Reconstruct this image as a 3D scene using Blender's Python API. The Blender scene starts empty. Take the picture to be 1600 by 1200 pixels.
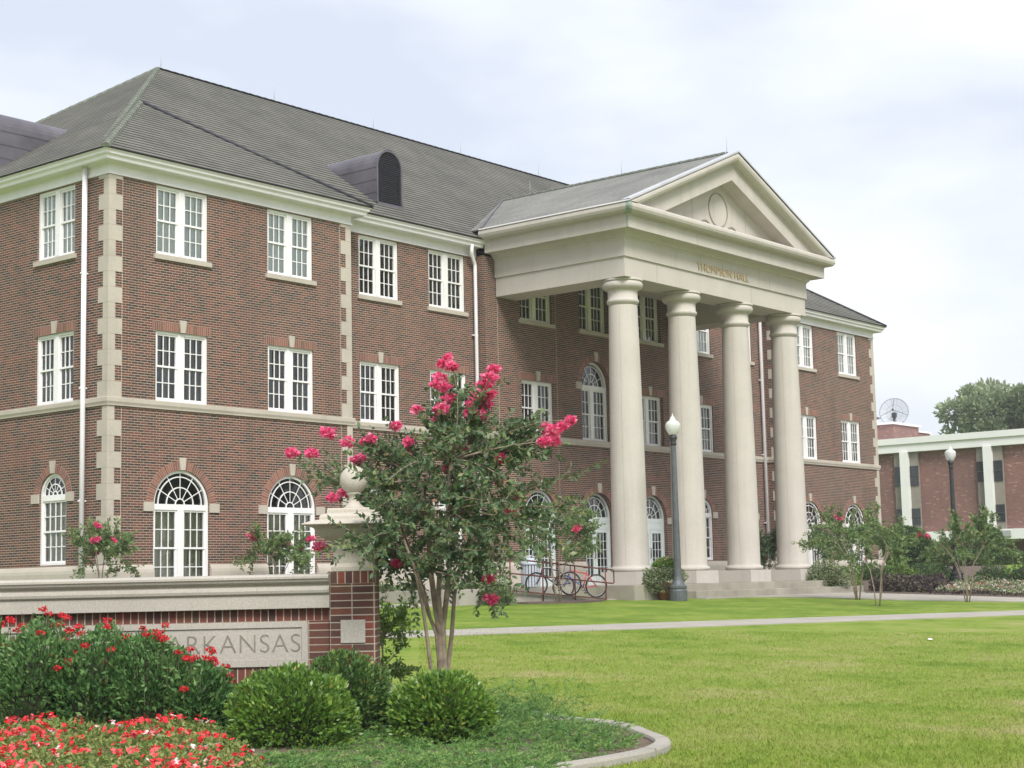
import bpy, math, random
import numpy as np
from mathutils import Vector, Matrix
random.seed(7); RNG = np.random.default_rng(11)
S = bpy.context.scene
COL = S.collection
# ------------------------------------------------------------------ camera
F_PX = 2555.4
YAW, PITCH, ROLL = 0.886309, 0.120733, -0.0217766
cy, sy, cp, sp = math.cos(YAW), math.sin(YAW), math.cos(PITCH), math.sin(PITCH)
FW = Vector((sy*cp, cy*cp, sp)); RT = Vector((cy, -sy, 0)); UP = RT.cross(FW)
cr, sr = math.cos(ROLL), math.sin(ROLL)
R2 = RT*cr + UP*sr; U2 = UP*cr - RT*sr
cam_d = bpy.data.cameras.new('camera'); cam = bpy.data.objects.new('camera', cam_d); COL.objects.link(cam)
cam_d.sensor_width = 36; cam_d.lens = F_PX/1600*36; cam_d.clip_start = .1; cam_d.clip_end = 3000
cam.matrix_world = Matrix(((R2.x, U2.x, -FW.x, 0), (R2.y, U2.y, -FW.y, 0), (R2.z, U2.z, -FW.z, 0), (0, 0, 0, 1)))
S.camera = cam
# ------------------------------------------------------------------ light
SUN_EL, SUN_AZ = math.radians(46), math.radians(214)     # azimuth of the sun measured clockwise from +y
w = bpy.data.worlds.new('World'); S.world = w; w.use_nodes = True
nt = w.node_tree; nt.nodes.clear()
def N(nt, t, **k):
    n = nt.nodes.new(t)
    for a, b in k.items():
        if a.startswith('i_'): n.inputs[a[2:].replace('_', ' ')].default_value = b
        else: setattr(n, a, b)
    return n
out = N(nt, 'ShaderNodeOutputWorld')
sky = N(nt, 'ShaderNodeTexSky', sky_type='NISHITA', sun_disc=False, sun_elevation=SUN_EL, sun_rotation=SUN_AZ, air_density=1.3, dust_density=3.0)
bg1 = N(nt, 'ShaderNodeBackground', i_Strength=.10); nt.links.new(sky.outputs[0], bg1.inputs[0])
tc = N(nt, 'ShaderNodeTexCoord')
mp = N(nt, 'ShaderNodeMapping'); mp.inputs['Scale'].default_value = (1, 1, 2.6); mp.inputs['Location'].default_value = (.5, .35, .1)
nt.links.new(tc.outputs['Generated'], mp.inputs[0])
no = N(nt, 'ShaderNodeTexNoise', i_Scale=2.3, i_Detail=5.0, i_Roughness=.5); nt.links.new(mp.outputs[0], no.inputs[0])
cl = N(nt, 'ShaderNodeValToRGB'); e = cl.color_ramp.elements
e[0].position = .40; e[0].color = (.62, .665, .765, 1); e[1].position = .60; e[1].color = (.93, .935, .94, 1)
x_ = cl.color_ramp.elements.new(.5); x_.color = (.78, .81, .88, 1)
nt.links.new(no.outputs[0], cl.inputs[0])
bg2 = N(nt, 'ShaderNodeBackground', i_Strength=.66); nt.links.new(cl.outputs[0], bg2.inputs[0])
mx = N(nt, 'ShaderNodeMixShader'); mx.inputs[0].default_value = .88
nt.links.new(bg1.outputs[0], mx.inputs[1]); nt.links.new(bg2.outputs[0], mx.inputs[2]); nt.links.new(mx.outputs[0], out.inputs[0])
sl = bpy.data.lights.new('sun', 'SUN'); sl.energy = 2.0; sl.angle = math.radians(22); sl.color = (1, .965, .9)
so = bpy.data.objects.new('sun', sl); COL.objects.link(so)
sd = Vector((math.sin(SUN_AZ)*math.cos(SUN_EL), math.cos(SUN_AZ)*math.cos(SUN_EL), math.sin(SUN_EL)))
so.rotation_euler = sd.to_track_quat('Z', 'Y').to_euler(); so.location = (0, 0, 60)
S.view_settings.view_transform = 'Standard'; S.view_settings.look = 'None'; S.view_settings.exposure = .95; S.view_settings.gamma = 1
# ------------------------------------------------------------------ helpers
def obj(name, mesh, mat=None, parent=None, M=None, kind=None):
    o = bpy.data.objects.new(name, mesh); COL.objects.link(o)
    if mat is not None and mesh is not None and not mesh.materials: mesh.materials.append(mat)
    if M is not None: o.matrix_basis = M
    if parent is not None: o.parent = parent
    if kind: o['kind'] = kind
    return o
def tag(o, label, cat, group=None, kind=None):
    o['label'] = label; o['category'] = cat
    if group: o['group'] = group
    if kind: o['kind'] = kind
    return o
def thing(name, label, cat, loc=(0, 0, 0), rz=0, group=None):
    o = bpy.data.objects.new(name, None); COL.objects.link(o); o.location = loc; o.rotation_euler = (0, 0, rz); o.empty_display_size = .2
    return tag(o, label, cat, group)
def copy_tree(o, parent=None):
    c = o.copy(); COL.objects.link(c)
    if parent is not None: c.parent = parent
    for ch in list(o.children): copy_tree(ch, c)
    return c
class MB:
    """collects faces with uvs; builds one mesh"""
    def __init__(s): s.v = []; s.f = []; s.uv = []; s.sm = []
    def poly(s, pts, uvs=None, smooth=False):
        i = len(s.v); s.v += [tuple(p) for p in pts]; s.f.append(tuple(range(i, i+len(pts))))
        s.uv.append(uvs if uvs else [(0, 0)]*len(pts)); s.sm.append(smooth)
    def box(s, x0, x1, y0, y1, z0, z1, M=None):
        P = [Vector((x, y, z)) for x in (x0, x1) for y in (y0, y1) for z in (z0, z1)]
        if M is not None: P = [M @ p for p in P]
        for a in ((0, 1, 3, 2), (4, 6, 7, 5), (0, 4, 5, 1), (2, 3, 7, 6), (0, 2, 6, 4), (1, 5, 7, 3)):
            q = [P[k] for k in a]
            dx, dz = (q[1]-q[0]).length, (q[2]-q[1]).length
            s.poly(q, [(0, 0), (dx, 0), (dx, dz), (0, dz)])
    def prism(s, pts, y0, y1, M=None, uvd=False):
        """pts in local x,z; extruded y0..y1 (y0 = front)"""
        A = [Vector((p[0], y0, p[1])) for p in pts]; B = [Vector((p[0], y1, p[1])) for p in pts]
        if M is not None: A = [M @ p for p in A]; B = [M @ p for p in B]
        s.poly(A, [tuple(p) for p in pts]); s.poly(B[::-1])
        n = len(pts)
        for i in range(n):
            j = (i+1) % n; s.poly([A[j], A[i], B[i], B[j]], [(0, 0), (.1, 0), (.1, .1), (0, .1)])
    def tube(s, pts, r, n=8, caps=True, smooth=True):
        pts = [Vector(p) for p in pts]
        if not hasattr(r, '__len__'): r = [r]*len(pts)
        i0 = len(s.v); ref = None
        for k, p in enumerate(pts):
            t = (pts[min(k+1, len(pts)-1)]-pts[max(k-1, 0)])
            t = t.normalized() if t.length > 1e-9 else Vector((0, 0, 1))
            if ref is None: ref = Vector((1, 0, 0)) if abs(t.x) < .8 else Vector((0, 1, 0))
            a = t.cross(ref)
            if a.length < 1e-6: a = t.cross(Vector((0, 1, .1)))
            a.normalize(); b = t.cross(a); ref = -(t.cross(a)).cross(t) if False else ref
            for q in range(n):
                an = 2*math.pi*q/n; s.v.append(tuple(p+(a*math.cos(an)+b*math.sin(an))*r[k]))
        for k in range(len(pts)-1):
            for q in range(n):
                A = i0+k*n+q; B = i0+k*n+(q+1) % n
                s.f.append((A, B, B+n, A+n)); s.uv.append([(0, 0)]*4); s.sm.append(smooth)
        if caps:
            s.f.append(tuple(i0+q for q in range(n))[::-1]); s.uv.append([(0, 0)]*n); s.sm.append(False)
            e = i0+(len(pts)-1)*n; s.f.append(tuple(e+q for q in range(n))); s.uv.append([(0, 0)]*n); s.sm.append(False)
    def lathe(s, prof, c=(0, 0, 0), n=24, smooth=True, a0=0, cap=True):
        c = Vector(c); i0 = len(s.v)
        for r, z in prof:
            for q in range(n):
                an = a0+2*math.pi*q/n; s.v.append((c.x+r*math.cos(an), c.y+r*math.sin(an), c.z+z))
        for k in range(len(prof)-1):
            for q in range(n):
                A = i0+k*n+q; B = i0+k*n+(q+1) % n
                s.f.append((A, B, B+n, A+n)); s.uv.append([(0, 0)]*4); s.sm.append(smooth)
        if cap:
            s.f.append(tuple(i0+q for q in range(n))[::-1]); s.uv.append([(0, 0)]*n); s.sm.append(False)
            e = i0+(len(prof)-1)*n; s.f.append(tuple(e+q for q in range(n))); s.uv.append([(0, 0)]*n); s.sm.append(False)
    def mesh(s, name, mat=None, bevel=None):
        m = bpy.data.meshes.new(name); m.from_pydata(s.v, [], s.f)
        ul = m.uv_layers.new(name='UVMap'); d = np.array([c for u in s.uv for c in u], dtype=np.float32).ravel(); ul.data.foreach_set('uv', d)
        m.polygons.foreach_set('use_smooth', np.array(s.sm, dtype=bool))
        if mat is not None: m.materials.append(mat)
        m.update(); return m
    def build(s, name, mat, parent=None, M=None, kind=None, bevel=0):
        o = obj(name, s.mesh(name, mat), None, parent, M, kind)
        if bevel:
            b = o.modifiers.new('bevel', 'BEVEL'); b.width = bevel; b.segments = 2; b.limit_method = 'ANGLE'
            wd = o.modifiers.new('weld', 'WELD'); wd.merge_threshold = .0005
            o.modifiers.move(1, 0)
        return o
def sweep(mb, path, prof, uvs=None, caps=True, closed=False):
    """path: 2-d points, walls' outward side on the right hand when walking; prof: (offset, z)"""
    n = len(path); P = [Vector((p[0], p[1])) for p in path]
    rows = []
    for i in range(n):
        dn = (P[(i+1) % n]-P[i]).normalized() if (i < n-1 or closed) else None
        dp = (P[i]-P[i-1]).normalized() if (i > 0 or closed) else None
        nn = Vector((dn.y, -dn.x)) if dn else None; pn = Vector((dp.y, -dp.x)) if dp else None
        if nn and pn:
            m = nn+pn; m = m/m.dot(nn)
        else: m = nn or pn
        rows.append([(P[i].x+m.x*o, P[i].y+m.y*o, z) for o, z in prof])
    L = 0
    for i in range(n if closed else n-1):
        j = (i+1) % n; l = (P[j]-P[i]).length
        for k in range(len(prof)-1):
            mb.poly([rows[i][k], rows[j][k], rows[j][k+1], rows[i][k+1]], [(L, prof[k][1]), (L+l, prof[k][1]), (L+l, prof[k+1][1]), (L, prof[k+1][1])])
        L += l
    if caps and not closed: mb.poly(rows[0]); mb.poly(rows[-1][::-1])
# ------------------------------------------------------------------ materials
def newmat(name):
    m = bpy.data.materials.new(name); m.use_nodes = True; nt = m.node_tree; b = nt.nodes['Principled BSDF']; return m, nt, b
def lk(nt, a, b): nt.links.new(a, b)
def ramp(nt, src, stops, interp='LINEAR'):
    r = N(nt, 'ShaderNodeValToRGB'); r.color_ramp.interpolation = interp
    while len(r.color_ramp.elements) < len(stops): r.color_ramp.elements.new(.5)
    for e, (p, c) in zip(r.color_ramp.elements, stops): e.position = p; e.color = (*c, 1) if len(c) == 3 else c
    lk(nt, src, r.inputs[0]); return r.outputs[0]
def mixc(nt, fac, a, b, mode='MIX'):
    m = N(nt, 'ShaderNodeMix', data_type='RGBA', blend_type=mode)
    for s, v in ((m.inputs[0], fac), (m.inputs[6], a), (m.inputs[7], b)):
        if hasattr(v, 'links'): lk(nt, v, s)
        else: s.default_value = v if not isinstance(v, tuple) else (*v, 1)
    return m.outputs[2]
def noise(nt, scale, detail=4, rough=.55, vec=None, sc=None):
    t = N(nt, 'ShaderNodeTexNoise', i_Scale=scale, i_Detail=float(detail), i_Roughness=rough)
    if vec is None: vec = N(nt, 'ShaderNodeNewGeometry').outputs['Position']
    if sc:
        m = N(nt, 'ShaderNodeMapping'); m.inputs['Scale'].default_value = sc; lk(nt, vec, m.inputs[0]); vec = m.outputs[0]
    lk(nt, vec, t.inputs['Vector']); return t.outputs[0]
def math_(nt, op, a, b=None, c=None):
    m = N(nt, 'ShaderNodeMath', operation=op)
    for i, v in enumerate((a, b, c)):
        if v is None: continue
        if hasattr(v, 'links'): lk(nt, v, m.inputs[i])
        else: m.inputs[i].default_value = v
    return m.outputs[0]
def bump(nt, b, h, strength=.3, dist=.02):
    n = N(nt, 'ShaderNodeBump', i_Strength=strength, i_Distance=dist); lk(nt, h, n.inputs['Height']); lk(nt, n.outputs[0], b.inputs['Normal'])
def simple(name, col, rough=.6, var=.12, scale=3, metal=0, bmp=0, bs=40):
    m, nt, b = newmat(name)
    n = noise(nt, scale, 6); lo = tuple(c*(1-var) for c in col); hi = tuple(min(1, c*(1+var)) for c in col)
    lk(nt, ramp(nt, n, [(.3, lo), (.7, hi)]), b.inputs['Base Color'])
    b.inputs['Roughness'].default_value = rough; b.inputs['Metallic'].default_value = metal
    if bmp: bump(nt, b, noise(nt, bs, 3), bmp, .01)
    return m
def brick_mat(name, stops, mortar, bw=.2032, bh=.0677, off=.5, mj=.0105, wash=None, mj2=None):
    m, nt, b = newmat(name)
    uv = N(nt, 'ShaderNodeUVMap', uv_map='UVMap'); s = N(nt, 'ShaderNodeSeparateXYZ'); lk(nt, uv.outputs[0], s.inputs[0])
    v = math_(nt, 'DIVIDE', s.outputs[1], bh); row = math_(nt, 'FLOOR', v); fv = math_(nt, 'FRACT', v)
    rm = math_(nt, 'MULTIPLY', math_(nt, 'FLOORED_MODULO', row, 2.), off)
    u = math_(nt, 'ADD', math_(nt, 'DIVIDE', s.outputs[0], bw), rm); colm = math_(nt, 'FLOOR', u); fu = math_(nt, 'FRACT', u)
    c = N(nt, 'ShaderNodeCombineXYZ'); lk(nt, colm, c.inputs[0]); lk(nt, row, c.inputs[1])
    wn = N(nt, 'ShaderNodeTexWhiteNoise', noise_dimensions='2D'); lk(nt, c.outputs[0], wn.inputs[0])
    col = ramp(nt, wn.outputs[0], stops)
    fine = noise(nt, 30, 3); col = mixc(nt, .35, col, ramp(nt, fine, [(.3, (.35, .35, .35)), (.7, (.75, .75, .75))]), 'OVERLAY')
    mu = (mj)/bw/2; mv = (mj2 or mj)/bh/2
    def edge(f, k): return math_(nt, 'GREATER_THAN', math_(nt, 'ABSOLUTE', math_(nt, 'SUBTRACT', f, .5)), .5-k)
    mk = math_(nt, 'MAXIMUM', edge(fu, mu), edge(fv, mv))
    big = noise(nt, .35, 4)
    col = mixc(nt, ramp(nt, big, [(.35, (0, 0, 0)), (.7, (.4, .4, .4))]), col, (.085, .055, .046))
    mcol = mixc(nt, ramp(nt, noise(nt, 1.2, 4), [(.3, (0, 0, 0)), (.7, (1, 1, 1))]), mortar, tuple(x*.8 for x in mortar))
    stn = noise(nt, 1., 4, sc=(1.6, 1.6, .16))
    fin = mixc(nt, ramp(nt, stn, [(.52, (0, 0, 0)), (.75, (.38, .38, .38))]), mixc(nt, mk, col, mcol), (.085, .06, .05))
    lk(nt, fin, b.inputs['Base Color']); b.inputs['Roughness'].default_value = .9
    bump(nt, b, math_(nt, 'SUBTRACT', math_(nt, 'MULTIPLY', fine, .3), mk), .5, .006)
    return m
M = {}
BR = [(.0, (.024, .018, .019)), (.25, (.048, .026, .024)), (.45, (.12, .039, .03)), (.65, (.155, .047, .032)), (.85, (.072, .034, .028)), (1., (.17, .056, .035))]
M['brick'] = brick_mat('hall_brick', BR, (.46, .375, .29), mj=.009, mj2=.0150)
M['soldier'] = brick_mat('arch_brick', [(0, (.16, .07, .055)), (.5, (.24, .10, .075)), (1, (.3, .13, .095))], (.42, .33, .26), off=0, bw=.32, bh=.072, mj=.012)
SB = [(0, (.055, .024, .022)), (.3, (.12, .035, .026)), (.5, (.19, .045, .03)), (.7, (.14, .055, .03)), (.85, (.085, .045, .03)), (1, (.26, .05, .032))]
M['sbrick'] = brick_mat('sign_brick', SB, (.46, .41, .34), off=0, bw=.2070, mj=.010)
M['ssold'] = brick_mat('sign_soldier', SB, (.46, .41, .34), off=0, bw=.072, bh=.22, mj=.0105)
M['wbrick'] = brick_mat('far_brick', [(0, (.20, .10, .09)), (.5, (.24, .12, .105)), (.92, (.28, .14, .12)), (1, (.42, .27, .22))], (.30, .2, .17), bw=.2, bh=.075, mj=.012)
def stone_mat(name, col, var=.1, streak=.25, joint=None):
    m, nt, b = newmat(name)
    c1 = ramp(nt, noise(nt, 1.1, 6), [(.3, tuple(x*(1-var) for x in col)), (.7, tuple(x*(1+var*.6) for x in col))])
    st = noise(nt, 1., 5, vec=None, sc=(3.5, 3.5, .35))
    c2 = mixc(nt, ramp(nt, st, [(.5, (0, 0, 0)), (.8, (streak, streak, streak))]), c1, tuple(x*.62 for x in col))
    sp = ramp(nt, noise(nt, 60, 3), [(.35, (.42, .42, .42)), (.65, (.58, .58, .58))])
    c3 = mixc(nt, .6, c2, sp, 'OVERLAY')
    lk(nt, c3, b.inputs['Base Color']); b.inputs['Roughness'].default_value = .85; b.inputs['Specular IOR Level'].default_value = .25
    bump(nt, b, noise(nt, 70, 4), .25, .004)
    return m
M['stone'] = stone_mat('limestone', (.475, .43, .375))
M['stone2'] = stone_mat('portico_limestone', (.51, .475, .435), .06, .30)
M['cstone'] = stone_mat('sign_limestone', (.42, .395, .35), .06, .12)
M['finial'] = stone_mat('finial_limestone', (.50, .46, .40), .05, .1)
M['concrete'] = stone_mat('concrete', (.37, .345, .305), .15, .1)
M['stonedark'] = stone_mat('step_stone', (.34, .315, .265), .25, .5)
M['white'] = simple('white_paint', (.79, .77, .82), .45, .04, 2)
M['frame'] = simple('window_paint', (.80, .79, .80), .4, .04, 5)
M['doorwhite'] = simple('door_paint', (.70, .76, .76), .4, .03, 5)
M['copper'] = simple('lead_sheet', (.135, .125, .145), .5, .25, 1.5, .3)
M['louvre'] = simple('louvre_dark', (.045, .045, .055), .6, .2, 4)
M['patina'] = simple('patina', (.14, .155, .125), .7, .45, 9)
M['patina2'] = simple('patina_gutter', (.27, .35, .30), .7, .3, 3)
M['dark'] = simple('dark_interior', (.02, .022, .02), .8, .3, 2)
M['rod'] = simple('rod_metal', (.35, .37, .36), .5, .1)
M['gold'] = simple('brass_letters', (.50, .38, .20), .4, .15, 9, .35)
M['groove'] = simple('carved_groove', (.21, .195, .165), .9, .2, 20)
M['mortar'] = simple('pale_mortar', (.5, .42, .34), .9, .15, 5)
M['seal'] = simple('joint_sealant', (.27, .25, .22), .9, .2, 3)
def roof_mat(name, a, b_, c):
    m, nt, b = newmat(name)
    n1 = noise(nt, .5, 6, .6); n2 = noise(nt, 9, 3, .6, sc=(1.2, 1.2, 1.2))
    col = ramp(nt, n1, [(.3, a), (.5, b_), (.72, c)])
    col = mixc(nt, .55, col, ramp(nt, n2, [(.3, (.25, .25, .25)), (.7, (.8, .8, .8))]), 'OVERLAY')
    lk(nt, col, b.inputs['Base Color']); b.inputs['Roughness'].default_value = .85
    bump(nt, b, noise(nt, 25, 3), .3, .01); return m
def tile_mat(name, stops, joint, ch=.155, cw=.3, joint_shade_w=.26):
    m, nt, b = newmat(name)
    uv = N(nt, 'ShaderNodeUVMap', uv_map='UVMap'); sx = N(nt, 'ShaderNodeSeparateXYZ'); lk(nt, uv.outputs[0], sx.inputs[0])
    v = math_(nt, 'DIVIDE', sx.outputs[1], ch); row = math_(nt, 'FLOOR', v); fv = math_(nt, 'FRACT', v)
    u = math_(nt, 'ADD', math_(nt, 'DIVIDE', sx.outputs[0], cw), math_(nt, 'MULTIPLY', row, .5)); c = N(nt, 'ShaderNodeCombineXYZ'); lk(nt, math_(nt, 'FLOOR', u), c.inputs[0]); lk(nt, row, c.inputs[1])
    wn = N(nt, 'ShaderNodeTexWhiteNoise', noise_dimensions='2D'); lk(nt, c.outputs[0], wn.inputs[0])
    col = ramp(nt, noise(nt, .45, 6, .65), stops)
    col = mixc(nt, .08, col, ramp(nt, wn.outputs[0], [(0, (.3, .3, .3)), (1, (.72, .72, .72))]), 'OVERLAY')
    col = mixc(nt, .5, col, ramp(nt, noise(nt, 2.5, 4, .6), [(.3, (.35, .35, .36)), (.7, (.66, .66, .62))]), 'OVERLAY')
    mk = math_(nt, 'LESS_THAN', fv, joint_shade_w)  # course joint widened to a dark band, painting the shadow under tile butts
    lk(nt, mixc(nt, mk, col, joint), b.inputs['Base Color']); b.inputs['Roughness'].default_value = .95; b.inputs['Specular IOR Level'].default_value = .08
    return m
M['roof'] = tile_mat('roof_tile', [(.3, (.122, .122, .112)), (.5, (.152, .15, .135)), (.72, (.185, .18, .162))], (.013, .013, .013), ch=.255, joint_shade_w=.33)
M['roofp'] = tile_mat('portico_roof_tile', [(.3, (.07, .071, .07)), (.5, (.092, .092, .088)), (.72, (.125, .124, .117))], (.045, .045, .044), .2, .3, .12)
M['roofbutt'] = simple('roof_tile_butt', (.035, .033, .03), .9, .3, 6)
M['roofp'] = roof_mat('portico_roof_tile', (.13, .13, .12), (.17, .17, .155), (.22, .215, .20))
def glass_mat():
    m, nt, b = newmat('window_glass'); nt.nodes.remove(b); o = nt.nodes['Material Output']
    t = N(nt, 'ShaderNodeBsdfTransparent'); t.inputs[0].default_value = (.90, .93, .92, 1)
    g = N(nt, 'ShaderNodeBsdfGlossy', i_Roughness=.03); fr = N(nt, 'ShaderNodeFresnel', i_IOR=1.55)
    bp = N(nt, 'ShaderNodeBump', i_Strength=.06, i_Distance=.05); lk(nt, noise(nt, 1.4, 2), bp.inputs['Height']); lk(nt, bp.outputs[0], g.inputs['Normal'])
    x = N(nt, 'ShaderNodeMixShader'); lk(nt, math_(nt, 'MULTIPLY', fr.outputs[0], 1.9), x.inputs[0]); lk(nt, t.outputs[0], x.inputs[1]); lk(nt, g.outputs[0], x.inputs[2]); lk(nt, x.outputs[0], o.inputs[0])
    return m
M['glass'] = glass_mat()
def blind_mat(name, a, b_, sc=9):
    m, nt, b = newmat(name)
    p = N(nt, 'ShaderNodeTexCoord')
    lk(nt, ramp(nt, noise(nt, 1, 3, vec=p.outputs['Object'], sc=(sc, sc, .25)), [(.38, a), (.62, b_)]), b.inputs['Base Color']); b.inputs['Roughness'].default_value = .9
    return m
M['blind_light'] = blind_mat('pale_blind', (.74, .78, .82), (.82, .85, .87), 2)  # blind colour made paler and bluer for the sky reflected in the glass
M['blind_green'] = blind_mat('green_curtain', (.38, .40, .28), (.62, .62, .47), 7)
M['blind_dark'] = blind_mat('dark_curtain', (.02, .022, .02), (.24, .245, .225), 5)
# ground materials
def grass_mat():
    m, nt, b = newmat('lawn_grass')
    pos = N(nt, 'ShaderNodeNewGeometry').outputs['Position']
    n1 = noise(nt, .55, 6, .62, pos, (1, 1, .1)); n2 = noise(nt, 3.2, 5, .65, pos, (1, 1, .1)); n3 = noise(nt, 45, 3, .7, pos, (1, 1, .1))
    f = math_(nt, 'ADD', math_(nt, 'MULTIPLY', n1, .6), math_(nt, 'MULTIPLY', n2, .4))
    sp = N(nt, 'ShaderNodeSeparateXYZ'); lk(nt, pos, sp.inputs[0])
    far = math_(nt, 'MULTIPLY', math_(nt, 'SMOOTH_MIN', math_(nt, 'MAXIMUM', math_(nt, 'DIVIDE', math_(nt, 'SUBTRACT', sp.outputs[1], 14.), 8.), 0.), 1., .2), .1)
    f = math_(nt, 'SUBTRACT', f, far)
    col = ramp(nt, f, [(.36, (.135, .225, .028)), (.45, (.215, .295, .045)), (.55, (.275, .32, .08)), (.66, (.38, .34, .16))])
    col = mixc(nt, .5, col, ramp(nt, n3, [(.3, (.3, .3, .3)), (.7, (.68, .68, .68))]), 'OVERLAY')
    lk(nt, col, b.inputs['Base Color']); b.inputs['Roughness'].default_value = .9; b.inputs['Specular IOR Level'].default_value = .15
    bump(nt, b, n3, .9, .03); return m
M['grass'] = grass_mat()
def mulch_mat(name, a, b_, c):
    m, nt, b = newmat(name); n = noise(nt, 30, 4, .7)
    lk(nt, ramp(nt, n, [(.3, a), (.5, b_), (.7, c)]), b.inputs['Base Color']); b.inputs['Roughness'].default_value = .95; bump(nt, b, n, 1, .04); return m
M['mulch'] = mulch_mat('mulch', (.07, .05, .04), (.14, .10, .085), (.25, .19, .16))
M['soil'] = mulch_mat('soil', (.10, .07, .045), (.17, .13, .09), (.27, .21, .15))
M['edging'] = simple('brown_edging', (.12, .055, .04), .9, .3, 8)
M['bark'] = simple('crape_bark', (.27, .215, .16), .85, .35, 14, bmp=.5, bs=30)
M['bark2'] = simple('tree_bark', (.12, .10, .08), .9, .3, 6)
def leaf_mat(name, stops, rough=.5, trans=.25, spec=.35):
    m, nt, b = newmat(name)
    at = N(nt, 'ShaderNodeAttribute', attribute_name='tint')
    col = ramp(nt, at.outputs['Fac'], stops); lk(nt, col, b.inputs['Base Color']); b.inputs['Roughness'].default_value = rough
    b.inputs['Specular IOR Level'].default_value = spec
    tr = N(nt, 'ShaderNodeBsdfTranslucent'); lk(nt, col, tr.inputs[0])
    x = N(nt, 'ShaderNodeMixShader'); x.inputs[0].default_value = trans; lk(nt, b.outputs[0], x.inputs[1]); lk(nt, tr.outputs[0], x.inputs[2]); lk(nt, x.outputs[0], nt.nodes['Material Output'].inputs[0])
    return m
M['lf_crape'] = leaf_mat('crape_leaf', [(0, (.055, .11, .06)), (.45, (.10, .175, .08)), (.72, (.17, .24, .095)), (.88, (.28, .29, .11)), (1, (.34, .24, .11))], .42)
M['lf_crape2'] = leaf_mat('small_crape_leaf', [(0, (.08, .15, .06)), (.5, (.14, .22, .08)), (.85, (.23, .28, .10)), (1, (.30, .18, .11))], .5)
M['lf_shrub'] = leaf_mat('shrub_leaf', [(0, (.06, .13, .025)), (.5, (.13, .25, .04)), (.85, (.24, .37, .06)), (1, (.36, .34, .08))], .35, .25, .5)
M['lf_shrubd'] = leaf_mat('dark_shrub_leaf', [(0, (.05, .11, .035)), (.6, (.11, .20, .05)), (.86, (.22, .31, .07)), (1, (.48, .24, .09))], .35, .2, .5)
M['lf_penta'] = leaf_mat('pentas_leaf', [(0, (.045, .12, .035)), (.5, (.10, .22, .065)), (1, (.23, .37, .13))], .5)
M['lf_petunia'] = leaf_mat('petunia_leaf', [(0, (.10, .17, .04)), (.5, (.20, .28, .07)), (1, (.36, .34, .13))], .6)
M['lf_juniper'] = leaf_mat('juniper_needles', [(0, (.06, .16, .045)), (.6, (.15, .29, .075)), (1, (.29, .40, .12))], .6)
M['lf_tree'] = leaf_mat('tree_leaf', [(0, (.19, .25, .14)), (.6, (.28, .34, .19)), (1, (.40, .45, .28))], .6)
M['lf_hedge'] = leaf_mat('hedge_leaf', [(0, (.05, .10, .035)), (.6, (.095, .165, .05)), (1, (.17, .25, .08))], .6)
M['lf_purple'] = leaf_mat('purple_leaf', [(0, (.035, .02, .03)), (.5, (.085, .055, .06)), (.8, (.12, .10, .07)), (1, (.17, .2, .08))], .6)
M['lf_varieg'] = leaf_mat('variegated_leaf', [(0, (.10, .15, .06)), (.6, (.22, .27, .13)), (1, (.46, .47, .32))], .6)
M['fl_pink'] = leaf_mat('crape_flower', [(0, (.70, .06, .20)), (.6, (.88, .14, .33)), (1, (.93, .34, .50))], .6, .35)
M['fl_red'] = leaf_mat('red_flower', [(0, (.55, .015, .03)), (1, (.85, .05, .07))], .6, .3)
M['fl_coral'] = leaf_mat('petunia_flower', [(0, (.75, .02, .03)), (.6, (.90, .07, .09)), (.92, (.93, .18, .2)), (.96, (.85, .75, .75)), (1, (.9, .8, .8))], .6, .3)
M['fl_mix'] = leaf_mat('mixed_flower', [(0, (.7, .7, .68)), (.5, (.75, .72, .7)), (.6, (.6, .2, .1)), (1, (.45, .1, .12))], .6, .3)
M['twig'] = simple('green_twig', (.12, .13, .06), .8, .2, 10)
# ------------------------------------------------------------------ terrain
def gz(x, y):
    t = min(1, max(0, (x-56)/20)); t = t*t*(3-2*t)
    return max(-2.1, min(-1.74+.04*y, -.36))*(1-t)+t*.35
def smooth01(t): t = min(1, max(0, t)); return t*t*(3-2*t)
xs = sorted(set([-2000, -600, -200, -60, -20] + list(np.arange(-10, 110, 2.5)) + [120, 150, 200, 400, 900, 2500]))
ys = sorted(set([-2000, -600, -200, -60, -20, -8] + list(np.arange(-6, 60, 1.5)) + [70, 90, 120, 200, 400, 900, 2500]))
mb = MB(); V = [(x, y, gz(x, y)) for x in xs for y in ys]; mb.v = V
for i in range(len(xs)-1):
    for j in range(len(ys)-1):
        a = i*len(ys)+j; mb.f.append((a, a+len(ys), a+len(ys)+1, a+1)); mb.uv.append([(0, 0)]*4); mb.sm.append(True)
mb.build('lawn', M['grass'], kind='structure')
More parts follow.
